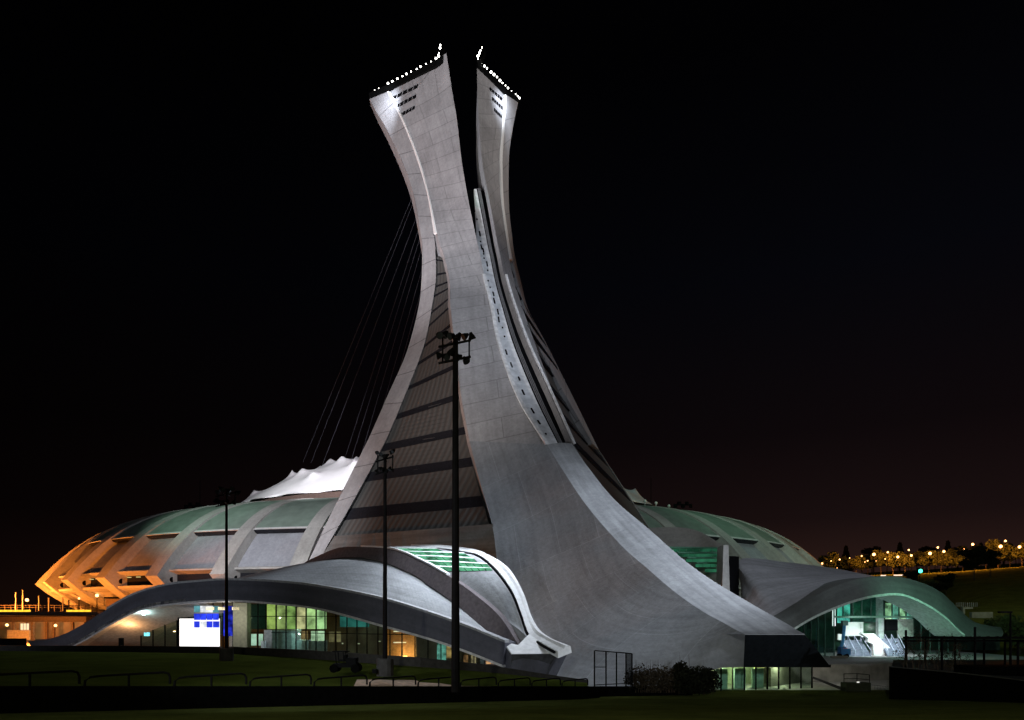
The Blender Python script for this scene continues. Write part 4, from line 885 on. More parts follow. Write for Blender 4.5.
# white stair cheek, stairs
def prism(pts, Y, th, name, mat, parent):
    a = [at(x, y, Y) for x, y in pts]; b = off(a, (0, th, 0)); m = MB(); m.face(a); m.face(b[::-1])
    for i in range(len(a)): j = (i + 1) % len(a); m.face([a[i], b[i], b[j], a[j]])
    return m.build(name, mat, parent)
prism([(861, 633.5), (874, 633.5), (890.5, 648), (890.5, 658), (874, 658), (873, 644), (868, 642), (868, 638)], 130, 1, 'stair_wall', M_white, RP)
prism([(838, 634), (845, 634), (845, 640), (838, 640)], 132, .5, 'stair_wall', M_white, RP)
def stair(x0, x1, xt0, xt1, ytop, label):
    st = root('staircase', at((x0 + x1) / 2, 658, 129), label, 'staircase', 'stairs in the right pavilion')
    ns = 16
    for k in range(ns):
        t = k / ns; yb = 658 + (ytop - 658) * t; Y = 127.5 + t * 6
        xa = x0 + (xt0 - x0) * t; xb = x1 + (xt1 - x1) * t
        z = DZ + 2.7 * t * ((658 - ytop) / 18) ; a = Vector(((xa - HX) / F * Y, Y, z)); b = Vector(((xb - HX) / F * Y, Y, z))
        m = MB(); m.tube([[a, b], [a + V(0, .4, 0), b + V(0, .4, 0)], [a + V(0, .4, .26), b + V(0, .4, .26)], [a + V(0, 0, .26), b + V(0, 0, .26)]]); m.build('step', plain('step_blue_grey', (.22, .24, .32), .7), st)
    for f_ in (0, .34, .67, 1):
        Y0, Y1 = 127.5, 133.5; xa = x0 + (x1 - x0) * f_; xb = xt0 + (xt1 - xt0) * f_
        a = Vector(((xa - HX) / F * Y0, Y0, DZ + 1.1)); b = Vector(((xb - HX) / F * Y1, Y1, DZ + 2.7 * ((658 - ytop) / 18) + .9))
        m = MB(); m.pipe([a + V(0, 0, -1.1), a, b, b + V(0, 0, -1.1)], .07, 5); m.build('handrail', plain('pale_rail', (.42, .47, .6), .5), st)
stair(847, 871, 841, 861, 640, 'stair with blue grey steps left of the white stair wall in the right pavilion')
stair(888, 906, 878, 898, 638, 'stair with blue grey steps right of the white stair wall in the right pavilion')
bl_ = root('boom_lift', at(843, 658, 126), 'small blue boom lift with raised arm at foot of the left stair', 'lift')
m = MB(); m.pipe([at(840, 652, 126), at(843, 640, 126), at(844.5, 624, 126)], .28, 6); m.build('boom', plain('lift_blue', (.06, .25, .65), .5), bl_)
m = MB(); m.box(at(844, 651.5, 126), (1.7, 1.5, 1.1)); m.box(at(842, 648.5, 126), (1.0, 1.2, .7)); m.build('chassis', plain('lift_blue_dark', (.03, .10, .35), .5), bl_)
m = MB(); m.box(at(844, 649, 125.9), (.7, 1.2, .35)); m.build('hood', plain('lift_red', (.5, .06, .05), .5), bl_)
m = MB(); m.box(at(844.5, 623, 126), (1.0, .8, .9)); m.build('basket', plain('lift_basket', (.12, .14, .18), .5), bl_)
for dx in (-3.5, 3.5):
    m = MB(); p = at(843.5 + dx, 656, 125.2); m.pipe([p, p + V(0, .5, 0)], .42, 12); m.build('wheel', M_dark, bl_)
o = pbox(833, 656, 848, 659, 122, 1.2, 'pallet', M_wall); tag(o, 'flat pale pallet lying on the deck in front of the blue boom lift', 'pallet')
for x, y, Y, p in ((858, 630, 135, 160), (896, 628, 135, 160), (842, 610, 134, 140)): lamp('POINT', 'hall_light', at(x, y, Y), p, (.86, .95, 1), size=.06)
lamp('SPOT', 'stair_light', at(866, 602, 123.5), 6500, (.9, .96, 1), at(864, 652, 131), 75, .1)
lamp('SPOT', 'stair_light', at(893, 602, 125), 6000, (.9, .96, 1), at(890, 652, 132), 70, .1)
lamp('POINT', 'hall_light', at(930, 625, 132), 120, (.4, 1, .7), size=.06)
o = pbox(851, 653, 851.8, 657.6, 115, .05, 'floor_marker', M_dark)
bpy.data.objects.remove(o)

# ================================================================== LEFT SERVICE BUILDINGS
LB = root('service_building', (-150, 200, 3), 'low dark flat roofed building with orange lit open front at far left', 'building')
def lb(x0, y0, x1, y1, Y, th, name, mat): return pbox(x0, y0, x1, y1, Y, th, name, mat, LB)
lb(-60, 616.5, 86, 622, 196, 26, 'roof', plain('canopy_dark', (.05, .04, .035), .8))
lb(-60, 622, 84, 641, 214, .5, 'rear_wall', plain('warm_wall', (.17, .12, .085), .8, var=.4, scale=.25))
for x in (-40, -14, 12, 31, 45, 52, 71): lb(x, 622, x + 1.8, 642, 198, .8, 'column', plain('col_dark', (.09, .07, .06), .8))
for x in (20.5, 23.5, 26.5): lb(x, 623.5, x + 1.8, 630, 212, .3, 'lit_window', emis('lit_cream2', (1, .72, .42), 1.2))
lb(7, 630, 29, 640, 196.5, .6, 'low_wall', plain('cold_wall', (.30, .30, .28), .8))
lamp('POINT', 'service_light', at(56, 626, 205), 2400, (1, .62, .25), size=.06); lamp('POINT', 'service_light', at(8, 625, 207), 1500, (1, .62, .25), size=.06)
for x, y in ((55.5, 625.5), (7, 625)):
    m = MB(); m.ball(at(x, y, 197.5), .4); m.build('lamp', E_sod, LB)
br2 = root('roadside_barrier', (-170, 232, 6), 'long railing with posts along the upper road at far left', 'barrier')
for k in range(24):
    p = at(-20 + k * 6.2, 609, 222); m = MB(); m.beam(p + V(0, 0, -1), p + V(0, 0, 1.2), .16); m.build('post', plain('post_warm', (.07, .05, .04), .7), br2)
m = MB(); m.beam(at(-24, 605.3, 222), at(128, 605.3, 222), .15); m.beam(at(-24, 607.5, 222), at(128, 607.5, 222), .12); m.build('rail', plain('post_warm', (.07, .05, .04), .7), br2)
m = MB(); c = [at(-60, 611.8, 206), at(150, 611.8, 206)]; m.tube([c, off(c, (0, 40, 0)), off(c, (0, 40, -1)), off(c, (0, 0, -1))]); tag(m.build('upper_road', plain('asphalt2', (.10, .09, .085), .85)), kind='structure')
i = 0
for xs_, yv in (([-6, 0, 6, 11, 16, 21, 27], 612.6), ([70, 76, 82, 87.5], 611.6)):
    for x in xs_:
        i += 1; f_ = root('flood_tub', at(x, yv, 209), 'yellow glowing tub light in the row along the upper road edge', 'light', 'yellow tub lights along the upper road'); f_.location.z = at(0, 611.8, 206).z
        m = MB(); p = at(x, yv, 209); m.box((p.x, p.y, f_.location.z + .3), (1.7, .8, .6)); m.build('housing', emis('tub_yellow', (1, .50, .03), 1.6, .3, .6), f_)
for x, y, Y, l in ((27, 600, 214, 'sodium lamp on a short post above the service building'), (79, 598.5, 220, 'small sodium lamp under the stadium nearest its left end'), (97, 595.5, 208, 'left of two bright sodium lamps hanging under the stadium ribs'), (110, 595.5, 208, 'right of two bright sodium lamps hanging under the stadium ribs')):
    L_ = root('sodium_lamp', at(x, y, Y), l, 'lamp'); m = MB(); m.ball(at(x, y, Y), .5 if x != 79 else .3); m.build('bulb', E_sod, L_)
    m = MB(); p = at(x, y, Y); m.pipe([V(p.x, p.y, gz(p.x, p.y)), p], .12, 5); m.build('post', M_dark, L_)
for k in range(9):
    x = (15, 22, 38, 48, 62, 68, 90, 104, 116)[k]; hh = (592, 590, 596, 598, 597, 600, 600, 598, 599)[k]
    o = pbox(x, hh, x + .9, 611, 216 + k, .3, 'flagpole', plain('pale_post', (.12, .10, .08), .6)); tag(o, 'thin pale post standing along the orange lit road at far left', 'post', 'posts along the orange lit road')
KS = root('kiosk', at(118, 612, 200), 'small slatted kiosk under the stadium ribs beside the arch', 'kiosk')
pbox(106, 598.5, 128, 606, 203, 3, 'slat_wall', plain('slats', (.16, .12, .09), .8), KS); pbox(112, 606, 124, 614, 203.5, 3, 'orange_wall', plain('kiosk_orange', (.6, .3, .12), .7), KS); pbox(104, 597, 130, 598.6, 202, 5, 'roof', M_dark, KS)
o = pbox(118.5, 638, 121, 646, 128, 1, 'bollard', M_dark); tag(o, 'dark bollard under the left end of the big arch', 'bollard')
o = pbox(0, 638.5, 17, 646.5, 150, 3, 'parked_container', M_dark); tag(o, 'dark container standing low at the far left edge', 'container')

# ================================================================== WALLS IN FRONT
def wallpt(px, dz=0, dy=0): Y = wallY(px); return Vector(((px - HX) / F * Y, Y + dy, wall_top(Y) + dz))
pxs = list(range(-260, 601, 20)); c = [wallpt(p) for p in pxs]; cb = [V(p.x, p.y, -.5) for p in c]
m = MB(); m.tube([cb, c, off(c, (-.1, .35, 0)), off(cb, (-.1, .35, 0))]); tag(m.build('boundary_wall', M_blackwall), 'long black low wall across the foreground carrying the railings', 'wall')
c = [wallpt(p) for p in (600, 620, 645, 668, 690)]; c = [V(p.x, p.y, 1.35) for p in c]; c = [at(px, 686.5, 84.5 + i * .4) for i, px in enumerate((600, 620, 645, 668, 693))]; cb = [V(p.x, p.y, -.5) for p in c]
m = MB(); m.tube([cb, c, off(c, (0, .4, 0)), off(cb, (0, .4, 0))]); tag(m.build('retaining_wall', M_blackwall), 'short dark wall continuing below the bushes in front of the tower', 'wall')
# low dark wall along the far side of the lawn
c = [p + V(0, .4, 0) for p in far]; cb = off(c, (0, 0, -5)); ct = [p + V(0, 0, h) for p, h in zip(c, (.75, .75, .75, .8, .85, .95, .95, .95, .8, .6, .4, .3))]
m = MB(); m.tube([cb, ct, off(ct, (0, .4, 0)), off(cb, (0, .4, 0))]); tag(m.build('lawn_wall', plain('lawn_wall_dark', (.03, .028, .025), .9)), 'dark low wall along the far edge of the lawn before the left pavilion', 'wall')
# railings: one is built, the others are copies
def make_rail():
    r_ = root('railing', (0, 0, 0), 'x', 'railing', 'railings on the long black wall')
    L = 5.0; m = MB(); pts = [V(0, 0, 0), V(.06, 0, .55), V(.35, 0, .74), V(.8, 0, .78)] + [V(L * k / 6, 0, .78) for k in range(1, 6)] + [V(L - .4, 0, .78), V(L - .1, 0, .68), V(L, 0, .45), V(L, 0, 0)]
    m.pipe(pts, .075, 6); m.build('rail_bar', M_steel, r_, local=True)
    m = MB(); m.pipe([V(L / 2, 0, 0), V(L / 2, 0, .78)], .07, 6); m.build('post', M_steel, r_, local=True)
    return r_
rp = make_rail(); ang = math.atan2(1, .87)
x = -32.4; k = 0
spots = []
while True:
    Yv = (x - WA[0]) / .87
    if (x / Yv * F + HX) > 588: break
    spots.append((x, Yv)); x += 5.25 * math.cos(ang)
for k, (x, Yv) in enumerate(spots):
    o = rp if k == 0 else copy_tree(rp)
    o.location = (x, Yv + .12, wall_top(Yv + 1.6) - .06); o.rotation_euler = (0, 0, ang)
    o['label'] = 'dark rounded tube railing on top of the long black foreground wall'
# second rail behind
# chain link gate
G = root('chainlink_screen', at(613, 686, 84.5), 'tall dark chain link screen of posts and rails beside the dry hedge', 'fence')
gp = [(594.5, 650.5), (606, 651.5), (616.5, 652.3), (626, 653), (632, 653.6)]
for px, py in gp:
    m = MB(); m.pipe([at(px, 688, 83), at(px, py, 83)], .09, 6); m.build('post', M_steel, G)
m = MB(); m.pipe([at(*p, 83) for p in gp], .07, 6); m.build('rail', M_steel, G)
m = MB(); m.pipe([at(594.5, 667, 83), at(606, 667, 83)], .05, 5); m.pipe([at(594.5, 685, 83), at(632, 683, 83)], .05, 5); m.build('rail', M_steel, G)
m = MB()
for k in range(14): x = 625.5 + k * .5; m.beam(at(x, 653.4, 83.2), at(x, 684, 83.2), .035)
for k in range(24): m.beam(at(625, 654 + k * 1.25, 83.2), at(632, 654.4 + k * 1.25, 83.2), .03)
m.build('mesh_panel', M_dark, G)
m = MB()
for k in range(30): x = 595 + k; m.beam(at(x, 652, 83.1), at(x, 685, 83.1), .012)
for k in range(24): m.beam(at(594.5, 653 + k * 1.35, 83.1), at(625, 654 + k * 1.35, 83.1), .012)
m.build('mesh_panel', M_dark, G)

# ================================================================== VEGETATION
def leafcloud(m, c, rad, count, size, rr, shape=1.0):
    for _ in range(count):
        while True:
            p = Vector((rr.uniform(-1, 1), rr.uniform(-1, 1), rr.uniform(-1, 1)))
            if .15 < p.length < 1: break
        p = Vector((p.x * rad[0], p.y * rad[1], p.z * rad[2])) + Vector(c)
        a = Vector((rr.uniform(-1, 1), rr.uniform(-1, 1), rr.uniform(-1, 1))).normalized(); b = a.cross(Vector((rr.uniform(-1, 1), rr.uniform(-1, 1), rr.uniform(-1, 1)))).normalized()
        s = size * rr.uniform(.6, 1.4); m.face([p - a * s, p + b * s * .6, p + a * s, p - b * s * .6])
def bush(name, label, c, rad, count, size, mat, seed, lobes=7, cat='bush', twigs=0, group=None):
    rr = random.Random(seed); r_ = root(name, (c[0], c[1], c[2] - rad[2]), label, cat, group)
    m = MB()
    for k in range(lobes):
        cc = (c[0] + rr.uniform(-.75, .75) * rad[0], c[1] + rr.uniform(-.5, .5) * rad[1], c[2] + rr.uniform(-.5, .35) * rad[2])
        s = rr.uniform(.35, .6); leafcloud(m, cc, (rad[0] * s, rad[1] * s, rad[2] * s * 1.1), count // lobes, size, rr)
    leafcloud(m, (c[0], c[1], c[2] - rad[2] * .3), (rad[0], rad[1], rad[2] * .7), count // 2, size, rr)
    m.build('foliage', mat, r_, recalc=False)
    m = MB()
    for k in range(6 + twigs):
        b = Vector((c[0] + rr.uniform(-.8, .8) * rad[0], c[1] + rr.uniform(-.4, .4) * rad[1], c[2] - rad[2])); t = Vector((b.x + rr.uniform(-.4, .4), b.y, c[2] + rad[2] * rr.uniform(.5, 1.15)))
        m.pipe([b, b.lerp(t, .5) + V(rr.uniform(-.15, .15), 0, 0), t], .03, 4, .006)
    m.build('stem', M_twig, r_, recalc=False)
    return r_
c = at(655, 677, 85.5); bush('dry_hedge', 'wide dry brown twiggy hedge on the dark wall beside the chain link screen', (c.x, c.y, c.z), (3.2, 1.0, 1.9), 2600, .13, plain('dry_leaf', (.035, .027, .017), .9), 5, 9, 'hedge', 90)
c = at(698, 678, 85); bush('evergreen_bush', 'dense black green bush nearest the glazed entrance under the tower nose', (c.x, c.y, c.z), (3.0, 1.4, 2.0), 4200, .15, M_leafdark, 9, 10)
c = at(680, 671, 86); bush('evergreen_bush', 'pointed dark bush rising between the dry hedge and the dense bush', (c.x, c.y, c.z), (1.5, 1.0, 2.3), 1800, .14, M_leafdark, 12, 5)
def tree_mesh(seed, h, rad, mat, leafn=1500, leaf=.5, conifer=False):
    rr = random.Random(seed); tr_ = MB(); cr_ = MB()
    tr_.pipe([V(0, 0, -1), V(rr.uniform(-.2, .2), 0, h * .35), V(rr.uniform(-.4, .4), 0, h * .8)], .28, 7, .08)
    for k in range(9):
        a = rr.uniform(0, 6.28); z = h * rr.uniform(.3, .75); e = V(math.cos(a) * rad * .8, math.sin(a) * rad * .8, z + rad * rr.uniform(.2, .6)); tr_.pipe([V(0, 0, z), e * .5 + V(0, 0, z * .5 + .2), e], .10, 5, .02)
    if conifer:
        for k in range(12):
            t = k / 12; r0 = rad * (1 - t) * .9 + .3; leafcloud(cr_, (0, 0, h * (.18 + .8 * t)), (r0, r0, h * .07), leafn // 12, leaf, rr)
    else:
        for k in range(13):
            a = rr.uniform(0, 6.28); d = rad * rr.uniform(.1, .72); z = h * rr.uniform(.42, .92); s = rad * rr.uniform(.28, .5)
            leafcloud(cr_, (math.cos(a) * d, math.sin(a) * d, z), (s, s, s * .75), leafn // 13, leaf, rr)
    return tr_, cr_
protos = []
for i, (h, rad, mt, con, nm, lab) in enumerate(((11, 5.5, M_leaf, False, 'park_tree', 'broad leafy tree'), (9, 4.8, M_leaf, False, 'park_tree', 'low round leafy tree'), (13, 5.0, M_leafdark, False, 'dark_tree', 'tall dark tree'), (14, 3.4, M_leafdark, True, 'conifer', 'dark pointed conifer'))):
    r_ = root(nm, (0, 0, -500), lab, 'tree'); a, b = tree_mesh(40 + i, h, rad, mt, 1500, .55, con); a.build('trunk', M_bark, r_, local=True, recalc=False); b.build('crown', mt, r_, local=True, recalc=False); protos.append(r_)
used = [False] * 4
def put(kind, px, Y, label, group, s=1.0, rz=None, dz=0):
    o = protos[kind] if not used[kind] else copy_tree(protos[kind]); used[kind] = True
    x = (px - HX) / F * Y; o.location = (x, Y, gz(x, Y) - .2 + dz); o.scale = (s, s, s); o.rotation_euler = (0, 0, rnd.uniform(0, 6) if rz is None else rz); o['label'] = label; o['group'] = group
    return o
far_line = [(828, 398), (842, 410), (856, 395), (868, 405), (881, 390), (893, 380), (905, 372), (917, 385), (929, 368), (941, 360), (952, 372), (963, 355), (975, 362), (986, 350), (998, 345), (1010, 352), (1022, 340), (1034, 348)]
far_line += [(px + 6, Y + rnd.uniform(18, 60)) for px, Y in far_line]
for i, (px, Y) in enumerate(far_line): put([0, 1, 0, 1][i % 4], px, Y, 'orange lit tree in the row along the park road on the hill', 'orange lit trees along the park road', rnd.uniform(.95, 1.35))
for i, (px, Y) in enumerate([(846, 470), (872, 478), (900, 462), (926, 470), (948, 455), (957, 452), (981, 448), (1003, 440), (1030, 445)]): put([3, 2][i % 2], px, Y, 'dark tree silhouette standing above the lamps on the hill crest', 'dark trees on the hill crest', rnd.uniform(1.15, 1.5))
put(2, 974, 262, 'largest dark tree on the slope below the park lamps', 'dark trees on the slope', 1.05); put(2, 990, 268, 'dark tree on the slope touching the right side of the largest one', 'dark trees on the slope', .9)
put(2, 946, 250, 'dark tree on the slope just above the green arch', 'dark trees on the slope', .75); put(1, 930, 262, 'small dark tree on the slope left of the others', 'dark trees on the slope', .8); put(2, 912, 285, 'dark tree behind the top of the green arch', 'dark trees on the slope', .7)
put(0, 1020, 150, 'big olive leafy tree at the right edge behind the street lamp', 'olive trees at the right edge', .95, dz=-2); put(1, 1002, 165, 'smaller olive leafy tree left of the right edge tree', 'olive trees at the right edge', .8, dz=-2)
for i, f_ in enumerate(used):
    if not f_: print('unused proto', i)
# ------------------------------------------------------------------ hill lamps
lp = [(822, 563.5), (831, 561, 0), (839.5, 559.5), (849.5, 558), (861.5, 556), (873.5, 554.5), (887.5, 552.3), (897.5, 557), (908.5, 550), (911, 555.5), (929.5, 553.5), (937.5, 547.5), (943.5, 551.5), (963.3, 549.3), (972.3, 544.4), (1000, 546.5), (1005, 541), (1019, 547),
      (853.5, 565), (864.8, 562), (867.5, 560.8), (876, 561), (885, 559), (837, 568)]
HLM = root('street_lamp', (0, 0, 0), 'x', 'street lamp', 'sodium street lamps on the hill')
m = MB(); m.pipe([V(0, 0, -10), V(0, 0, 0), V(0, 0, .5)], .12, 5); m.build('pole', M_dark, HLM, local=True)
m = MB(); m.ball((0, -.3, 0), .55); m.build('bulb', E_sodfar, HLM, local=True)
for k, q in enumerate(lp):
    o = HLM if k == 0 else copy_tree(HLM); Y = 372 - (q[0] - 822) * .28 + (12 if k % 3 == 0 else -6)
    if k >= 18: Y += 25
    if q[0] > 960: Y -= 5
    o.location = at(q[0], q[1], Y); s = (.62 if k < 5 else (.45 if k >= 18 else 1.0)) * (1.35, .8, 1.1, .7, 1.0)[k % 5]; 
    o.scale = (s, s, 1); o['label'] = 'small glowing sodium street lamp on a pole among the hill trees'
    for ch in o.children:
        if ch.name.startswith('bulb'): ch.scale = (1, 1, s)
for px, py, Y, p in ((850, 560, 392, 10773), (880, 556, 382, 28728), (905, 554, 368, 23940), (938, 551, 352, 28728), (970, 548, 342, 31122), (1003, 547, 336, 31122), (1022, 550, 330, 14364)):
    lamp('POINT', 'street_light', at(px, py - 1.2, Y - 9), p, (1, .33, .05), size=.06)
gl = root('signal_lamp', at(920.5, 571, 230), 'green signal light on a dark post above the green arch', 'traffic light')
m = MB(); p = at(920.5, 571, 230); m.ball(p, .62); m.build('lens', emis('signal_green', (.05, 1, .62), 6), gl); m = MB(); m.pipe([V(p.x, p.y + .7, gz(p.x, p.y) - 1), p + V(0, .7, .6)], .12, 5); m.box(p + V(0, .8, 0), (.9, .5, 2.2)); m.build('post', M_dark, gl)
rdl = root('road_lights', at(1000, 571, 300), 'pale light streaks in pieces along the road on the slope', 'barrier')
for x0, x1, y in ((998, 1010, 570.6), (1015, 1024, 570.2), (1028, 1040, 570), (894, 903, 574.6), (881, 886, 575)):
    pbox(x0, y, x1, y + 1.2, 318, .3, 'light_streak', emis('car_streak' if x0 > 900 else 'car_streak2', (1, .8, .6) if x0 > 900 else (1, .75, .55), .55 if x0 > 900 else 1.3), rdl)  # glowing strips stand in for the light streaks on the road
FW = root('park_wall', at(972, 600, 200), 'pale low wall with railing posts on the dark slope right of the arch', 'wall')
pbox(963, 606.8, 973, 609, 168, 1, 'wall_block', M_wall, FW); pbox(963, 609, 965, 615, 168, 1, 'wall_block', M_wall, FW); pbox(972, 612, 993, 618, 166, 1, 'wall_block', M_wall, FW)
for k in range(12): pbox(956 + k * 1.9, 602.5, 956.5 + k * 1.9, 607, 169, .1, 'railing_post', M_grey, FW)
lamp('SPOT', 'slope_light', (112, 120, 55), 60000, (.95, 1, .6), (150, 225, 20), 90, .6)

# ================================================================== RIGHT FOREGROUND
pxl = (891, 930, 970, 1010, 1060, 1120)
c = [at(px, 0, 80 - (px - 891) * .13) for px in pxl]; c = [V(p.x, p.y, 3.85) for p in c]; cb = [V(p.x, p.y, -.5) for p in c]
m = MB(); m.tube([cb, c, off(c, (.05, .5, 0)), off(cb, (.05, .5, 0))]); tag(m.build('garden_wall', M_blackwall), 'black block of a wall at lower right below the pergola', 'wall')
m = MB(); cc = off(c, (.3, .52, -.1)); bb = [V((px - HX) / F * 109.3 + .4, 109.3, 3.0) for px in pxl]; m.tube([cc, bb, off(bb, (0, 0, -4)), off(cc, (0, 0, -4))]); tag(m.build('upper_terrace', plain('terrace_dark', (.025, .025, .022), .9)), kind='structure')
m = MB(); a = off(c, (-.03, -.04, .004)); m.tube([a, off(a, (0, .45, 0)), off(a, (0, .45, .12)), off(a, (0, 0, .12))]); tag(m.build('wall_coping', plain('coping_dark', (.055, .055, .055), .8)), 'grey coping along the top of the black wall at lower right', 'coping')
PG = root('pergola', at(960, 668, 78), 'dark open pergola of thin posts and flat beams behind the black wall', 'pergola')
for px, py, Y in ((906, 630, 80), (942, 638, 78), (975, 627, 77), (984, 639, 84), (1018, 640, 76), (925, 638, 88), (955, 639, 88), (1005, 640, 86)):
    p = at(px, py, Y); m = MB(); m.box((p.x, p.y, (p.z + 3.6) / 2), (.18, .18, p.z - 3.6)); m.build('post', M_steel, PG)
for y0, Y0, y1, Y1 in ((637.5, 80, 637.6, 72), (641, 80, 640.5, 74), (637.8, 88, 638, 84)):
    m = MB(); m.beam(at(903, y0, Y0), at(1060, y1, Y1), .18, .2); m.build('beam', M_steel, PG)
for k in range(16):
    px = 908 + k * 9; m = MB(); m.beam(at(px, 637, 79.5 - k * .4), at(px - 2, 637.2, 88 - k * .3), .12, .2); m.build('slat', M_steel, PG)
o = MB(); a = [at(972, 666.5, 72), at(1080, 666.5, 68)]; o.tube([a, off(a, (0, 3, 0)), off(a, (0, 3, -.9)), off(a, (0, 0, -.9))]); tag(o.build('planter', M_blackwall), 'long black planter box behind the coping at the right edge', 'planter')
# bare shrub in front of the pergola
BS = root('bare_shrub', at(925, 667, 78.6), 'bare branching shrub with sparse leaves before the pergola', 'shrub'); rr = random.Random(21); m = MB(); lf = MB()
for s_ in range(13):
    b = at(903 + s_ * 5.0, 667, 79 - s_ * .12); h = rr.uniform(1.6, 4.9) if s_ < 5 else rr.uniform(1.2, 3.2); p = Vector(b); p.z = 3.7; pts = [Vector(p)]
    for k in range(6): p = p + V(rr.uniform(-.22, .22), rr.uniform(-.15, .15), h / 6); pts.append(Vector(p))
    m.pipe(pts, .05, 5, .015)
    for k in range(9):
        q = pts[rr.randint(1, 6)]; e = q + V(rr.uniform(-1, 1), rr.uniform(-.5, .5), rr.uniform(.1, .8)); m.pipe([q, q.lerp(e, .5) + V(0, 0, .08), e], .025, 4, .008); leafcloud(lf, e, (.4, .3, .3), 9, .09, rr)
m.build('branches', M_twig, BS, recalc=False); lf.build('leaves', plain('shrub_leaf', (.03, .028, .014), .8), BS, recalc=False)
SLp_ = root('street_lamp', at(1010.5, 668, 73), 'slim dark street lamp with flat head at the right edge', 'street lamp')
m = MB(); m.pipe([V(*at(1010.5, 668, 73)), at(1010.5, 611.5, 73)], .13, 7, .09); m.build('pole', M_steel, SLp_)
m = MB(); p = at(1005, 612.2, 73); m.box(p, (1.25, .45, .2)); m.build('lamp_head', M_steel, SLp_)
# railed utility box on the slope before the retaining wall
UB = root('utility_enclosure', at(857, 690, 92), 'small railed enclosure with low green box before the pale retaining wall', 'enclosure')
for px in (844, 857, 869.5):
    m = MB(); m.pipe([at(px, 686, 91), at(px, 673.5 if px < 860 else 675, 91)], .05, 5); m.build('post', M_steel, UB)
m = MB()
for y in (673.8, 678.8): m.pipe([at(844, y, 91), at(857, y - .2, 91), at(869.5, y + 1, 91)], .045, 5)
m.build('rail', M_steel, UB); pbox(846, 683, 871, 691.5, 90, 1.5, 'box', plain('box_green', (.03, .035, .02), .8), UB); pbox(857.5, 681.6, 859.5, 682.8, 89.9, .2, 'marker_lamp', emis('marker', (1, 1, .9), .8), UB)
LR = root('low_railing', at(882, 688, 92), 'low railing at the foot of the retaining wall beside the black wall', 'railing')
for k in range(8): m = MB(); p = at(872 + k * 2.7, 691, 92); m.pipe([p, V(p.x, p.y, p.z + .8 - .03 * k)], .03, 4); m.build('baluster', M_grey, LR)
m = MB(); m.pipe([at(871, 684.8, 92), at(892, 686.8, 92)], .045, 5); m.build('rail', M_grey, LR)
rmp = MB(); rmp.tube([[at(812, 676, 93.5), at(852, 691, 91.8)], [at(812, 678.3, 93.3), at(846, 692, 91.6)], [at(812, 678.3, 94), at(846, 692, 92.4)], [at(812, 676, 94.2), at(852, 691, 92.6)]]); tag(rmp.build('ramp_kerb', plain('ramp_kerb', (.06, .06, .055), .8)), 'sloping dark kerb running down from the glazed entrance', 'kerb')

# ================================================================== LIGHT MASTS
def mast(px, basepy, Y, toppy, label, r0, spread, seed, block=True):
    x = (px - HX) / F * Y; zb = at(px, basepy, Y).z; zt = at(px, toppy, Y).z
    r_ = root('light_mast', (x, Y, zb), label, 'light mast', 'unlit light masts before the tower'); rr = random.Random(seed)
    m = MB(); m.pipe([V(x, Y, zb), V(x, Y, (zb + zt) / 2), V(x, Y, zt)], r0, 10, r0 * .62); m.build('pole', M_steel, r_)
    if block:
        m = MB(); m.pipe([V(x, Y, zb - .4), V(x, Y, zb + 1.15)], .75, 14); m.build('base', plain('base_concrete', (.035, .033, .031), .9), r_)
    m = MB()
    for dz_ in (-.4, -1.5): m.beam(V(x - spread, Y, zt + dz_ - .2), V(x + spread * .9, Y, zt + dz_ + .25), .12)
    m.beam(V(x, Y - spread * .8, zt - .4), V(x, Y + spread * .8, zt - .4), .12); m.beam(V(x - spread * .75, Y, zt - 1.6), V(x - spread * .75, Y, zt), .1); m.beam(V(x + spread * .8, Y, zt - 1.5), V(x + spread * .8, Y, zt), .1); m.build('crossarm', M_steel, r_)
    for k in range(11):
        dx = spread * (-.95 + 1.9 * (k % 6) / 5); dz_ = (.15 if k < 6 else -1.25) + rr.uniform(-.25, .25); c = V(x + dx, Y + rr.uniform(-spread, spread) * .5, zt + dz_)
        ax = Vector((rr.choice((-1, 1)) * rr.uniform(.3, 1), rr.uniform(-1, .6), -rr.uniform(.5, 1.1))).normalized(); s = spread * .23
        m = MB(); m.pipe([c - ax * s * .9, c - ax * s * .3, c, c + ax * s * .8], s * .35, 9, s * .95); h_ = m.build('floodlight', M_dark, r_, smooth=True)
        m = MB(); m.pipe([c + ax * s * .8, c + ax * s * .86], s * .85, 9); m.build('lens', plain('lens_grey', (.03, .033, .036), .2), h_)
mast(455.5, 692, 47, 338, 'tallest thick dark light mast in front of the tower louvres', .30, 1.15, 4, False)
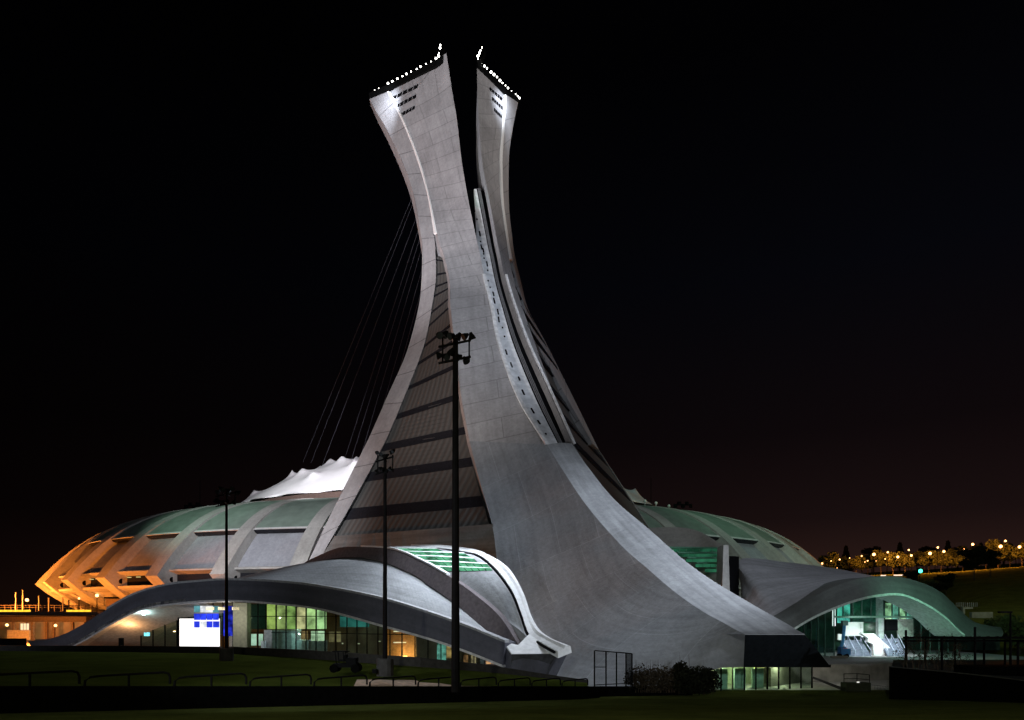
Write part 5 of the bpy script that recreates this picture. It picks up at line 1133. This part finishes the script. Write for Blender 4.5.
mast(385, 671.5, 62, 455, 'middle dark light mast left of the tallest one', .22, .85, 6)
mast(226.5, 658.5, 77, 491, 'leftmost slim dark light mast on the lawn before the stadium', .20, 1.2, 8)
# utility cart on the lawn
CT = root('utility_cart', at(345, 673, 63), 'dark small utility cart parked on the lawn left of the middle mast', 'cart')
cb = at(346, 668, 63)
m = MB(); m.box(cb + V(0, 0, .25), (2.1, 1.2, .35)); m.box(cb + V(.55, 0, .65), (.9, 1.1, .55)); m.build('body', M_dark, CT)
m = MB()
for dx in (-.75, -.05):
    for dy in (-.5, .5): m.beam(cb + V(dx, dy, .4), cb + V(dx - .1, dy, 1.5), .07)
m.box(cb + V(-.45, 0, 1.5), (1.3, 1.2, .08)); m.build('roof_frame', M_dark, CT)
m = MB(); m.box(cb + V(-.25, 0, .7), (.5, 1.0, .15)); m.box(cb + V(0, 0, .95), (.14, 1.0, .5)); m.build('seat', M_dark, CT)
for dx in (-.95, .95):
    for dy in (-.62, .62): m = MB(); m.pipe([cb + V(dx, dy - .1, .0), cb + V(dx, dy + .1, .0)], .38, 14); m.build('wheel', M_blackwall, CT)
o = pbox(372, 669.5, 376.5, 673.5, 61, .6, 'crate', M_dark); tag(o, 'small dark crate on the lawn at the foot of the middle mast', 'crate')

# ------------------------------------------------------------------ labels that tell the repeats apart, counted from the left of the photograph
def number(group, text):
    L = [o for o in bpy.data.objects if o.get('group') == group and o.parent is None]
    L.sort(key=lambda o: o.location.x / o.location.y if o.type == 'EMPTY' else sum((v.co.x / v.co.y for v in o.data.vertices)) / len(o.data.vertices))
    for k, o in enumerate(L): o['label'] = text % ('last' if k == len(L) - 1 else ordn(k))
number('railings on the long black wall', '%s railing from the left on the long black wall')
number('sodium street lamps on the hill', '%s glowing sodium lamp from the left among the hill trees')
number('yellow tub lights along the upper road', '%s yellow light from the left in the row along the upper road')
number('posts along the orange lit road', '%s thin pale post from the left along the orange lit road')
number('dark trees on the hill crest', '%s dark tree from the left standing above the hill lamps')
number('orange lit trees along the park road', '%s orange lit tree from the left beside the park road')
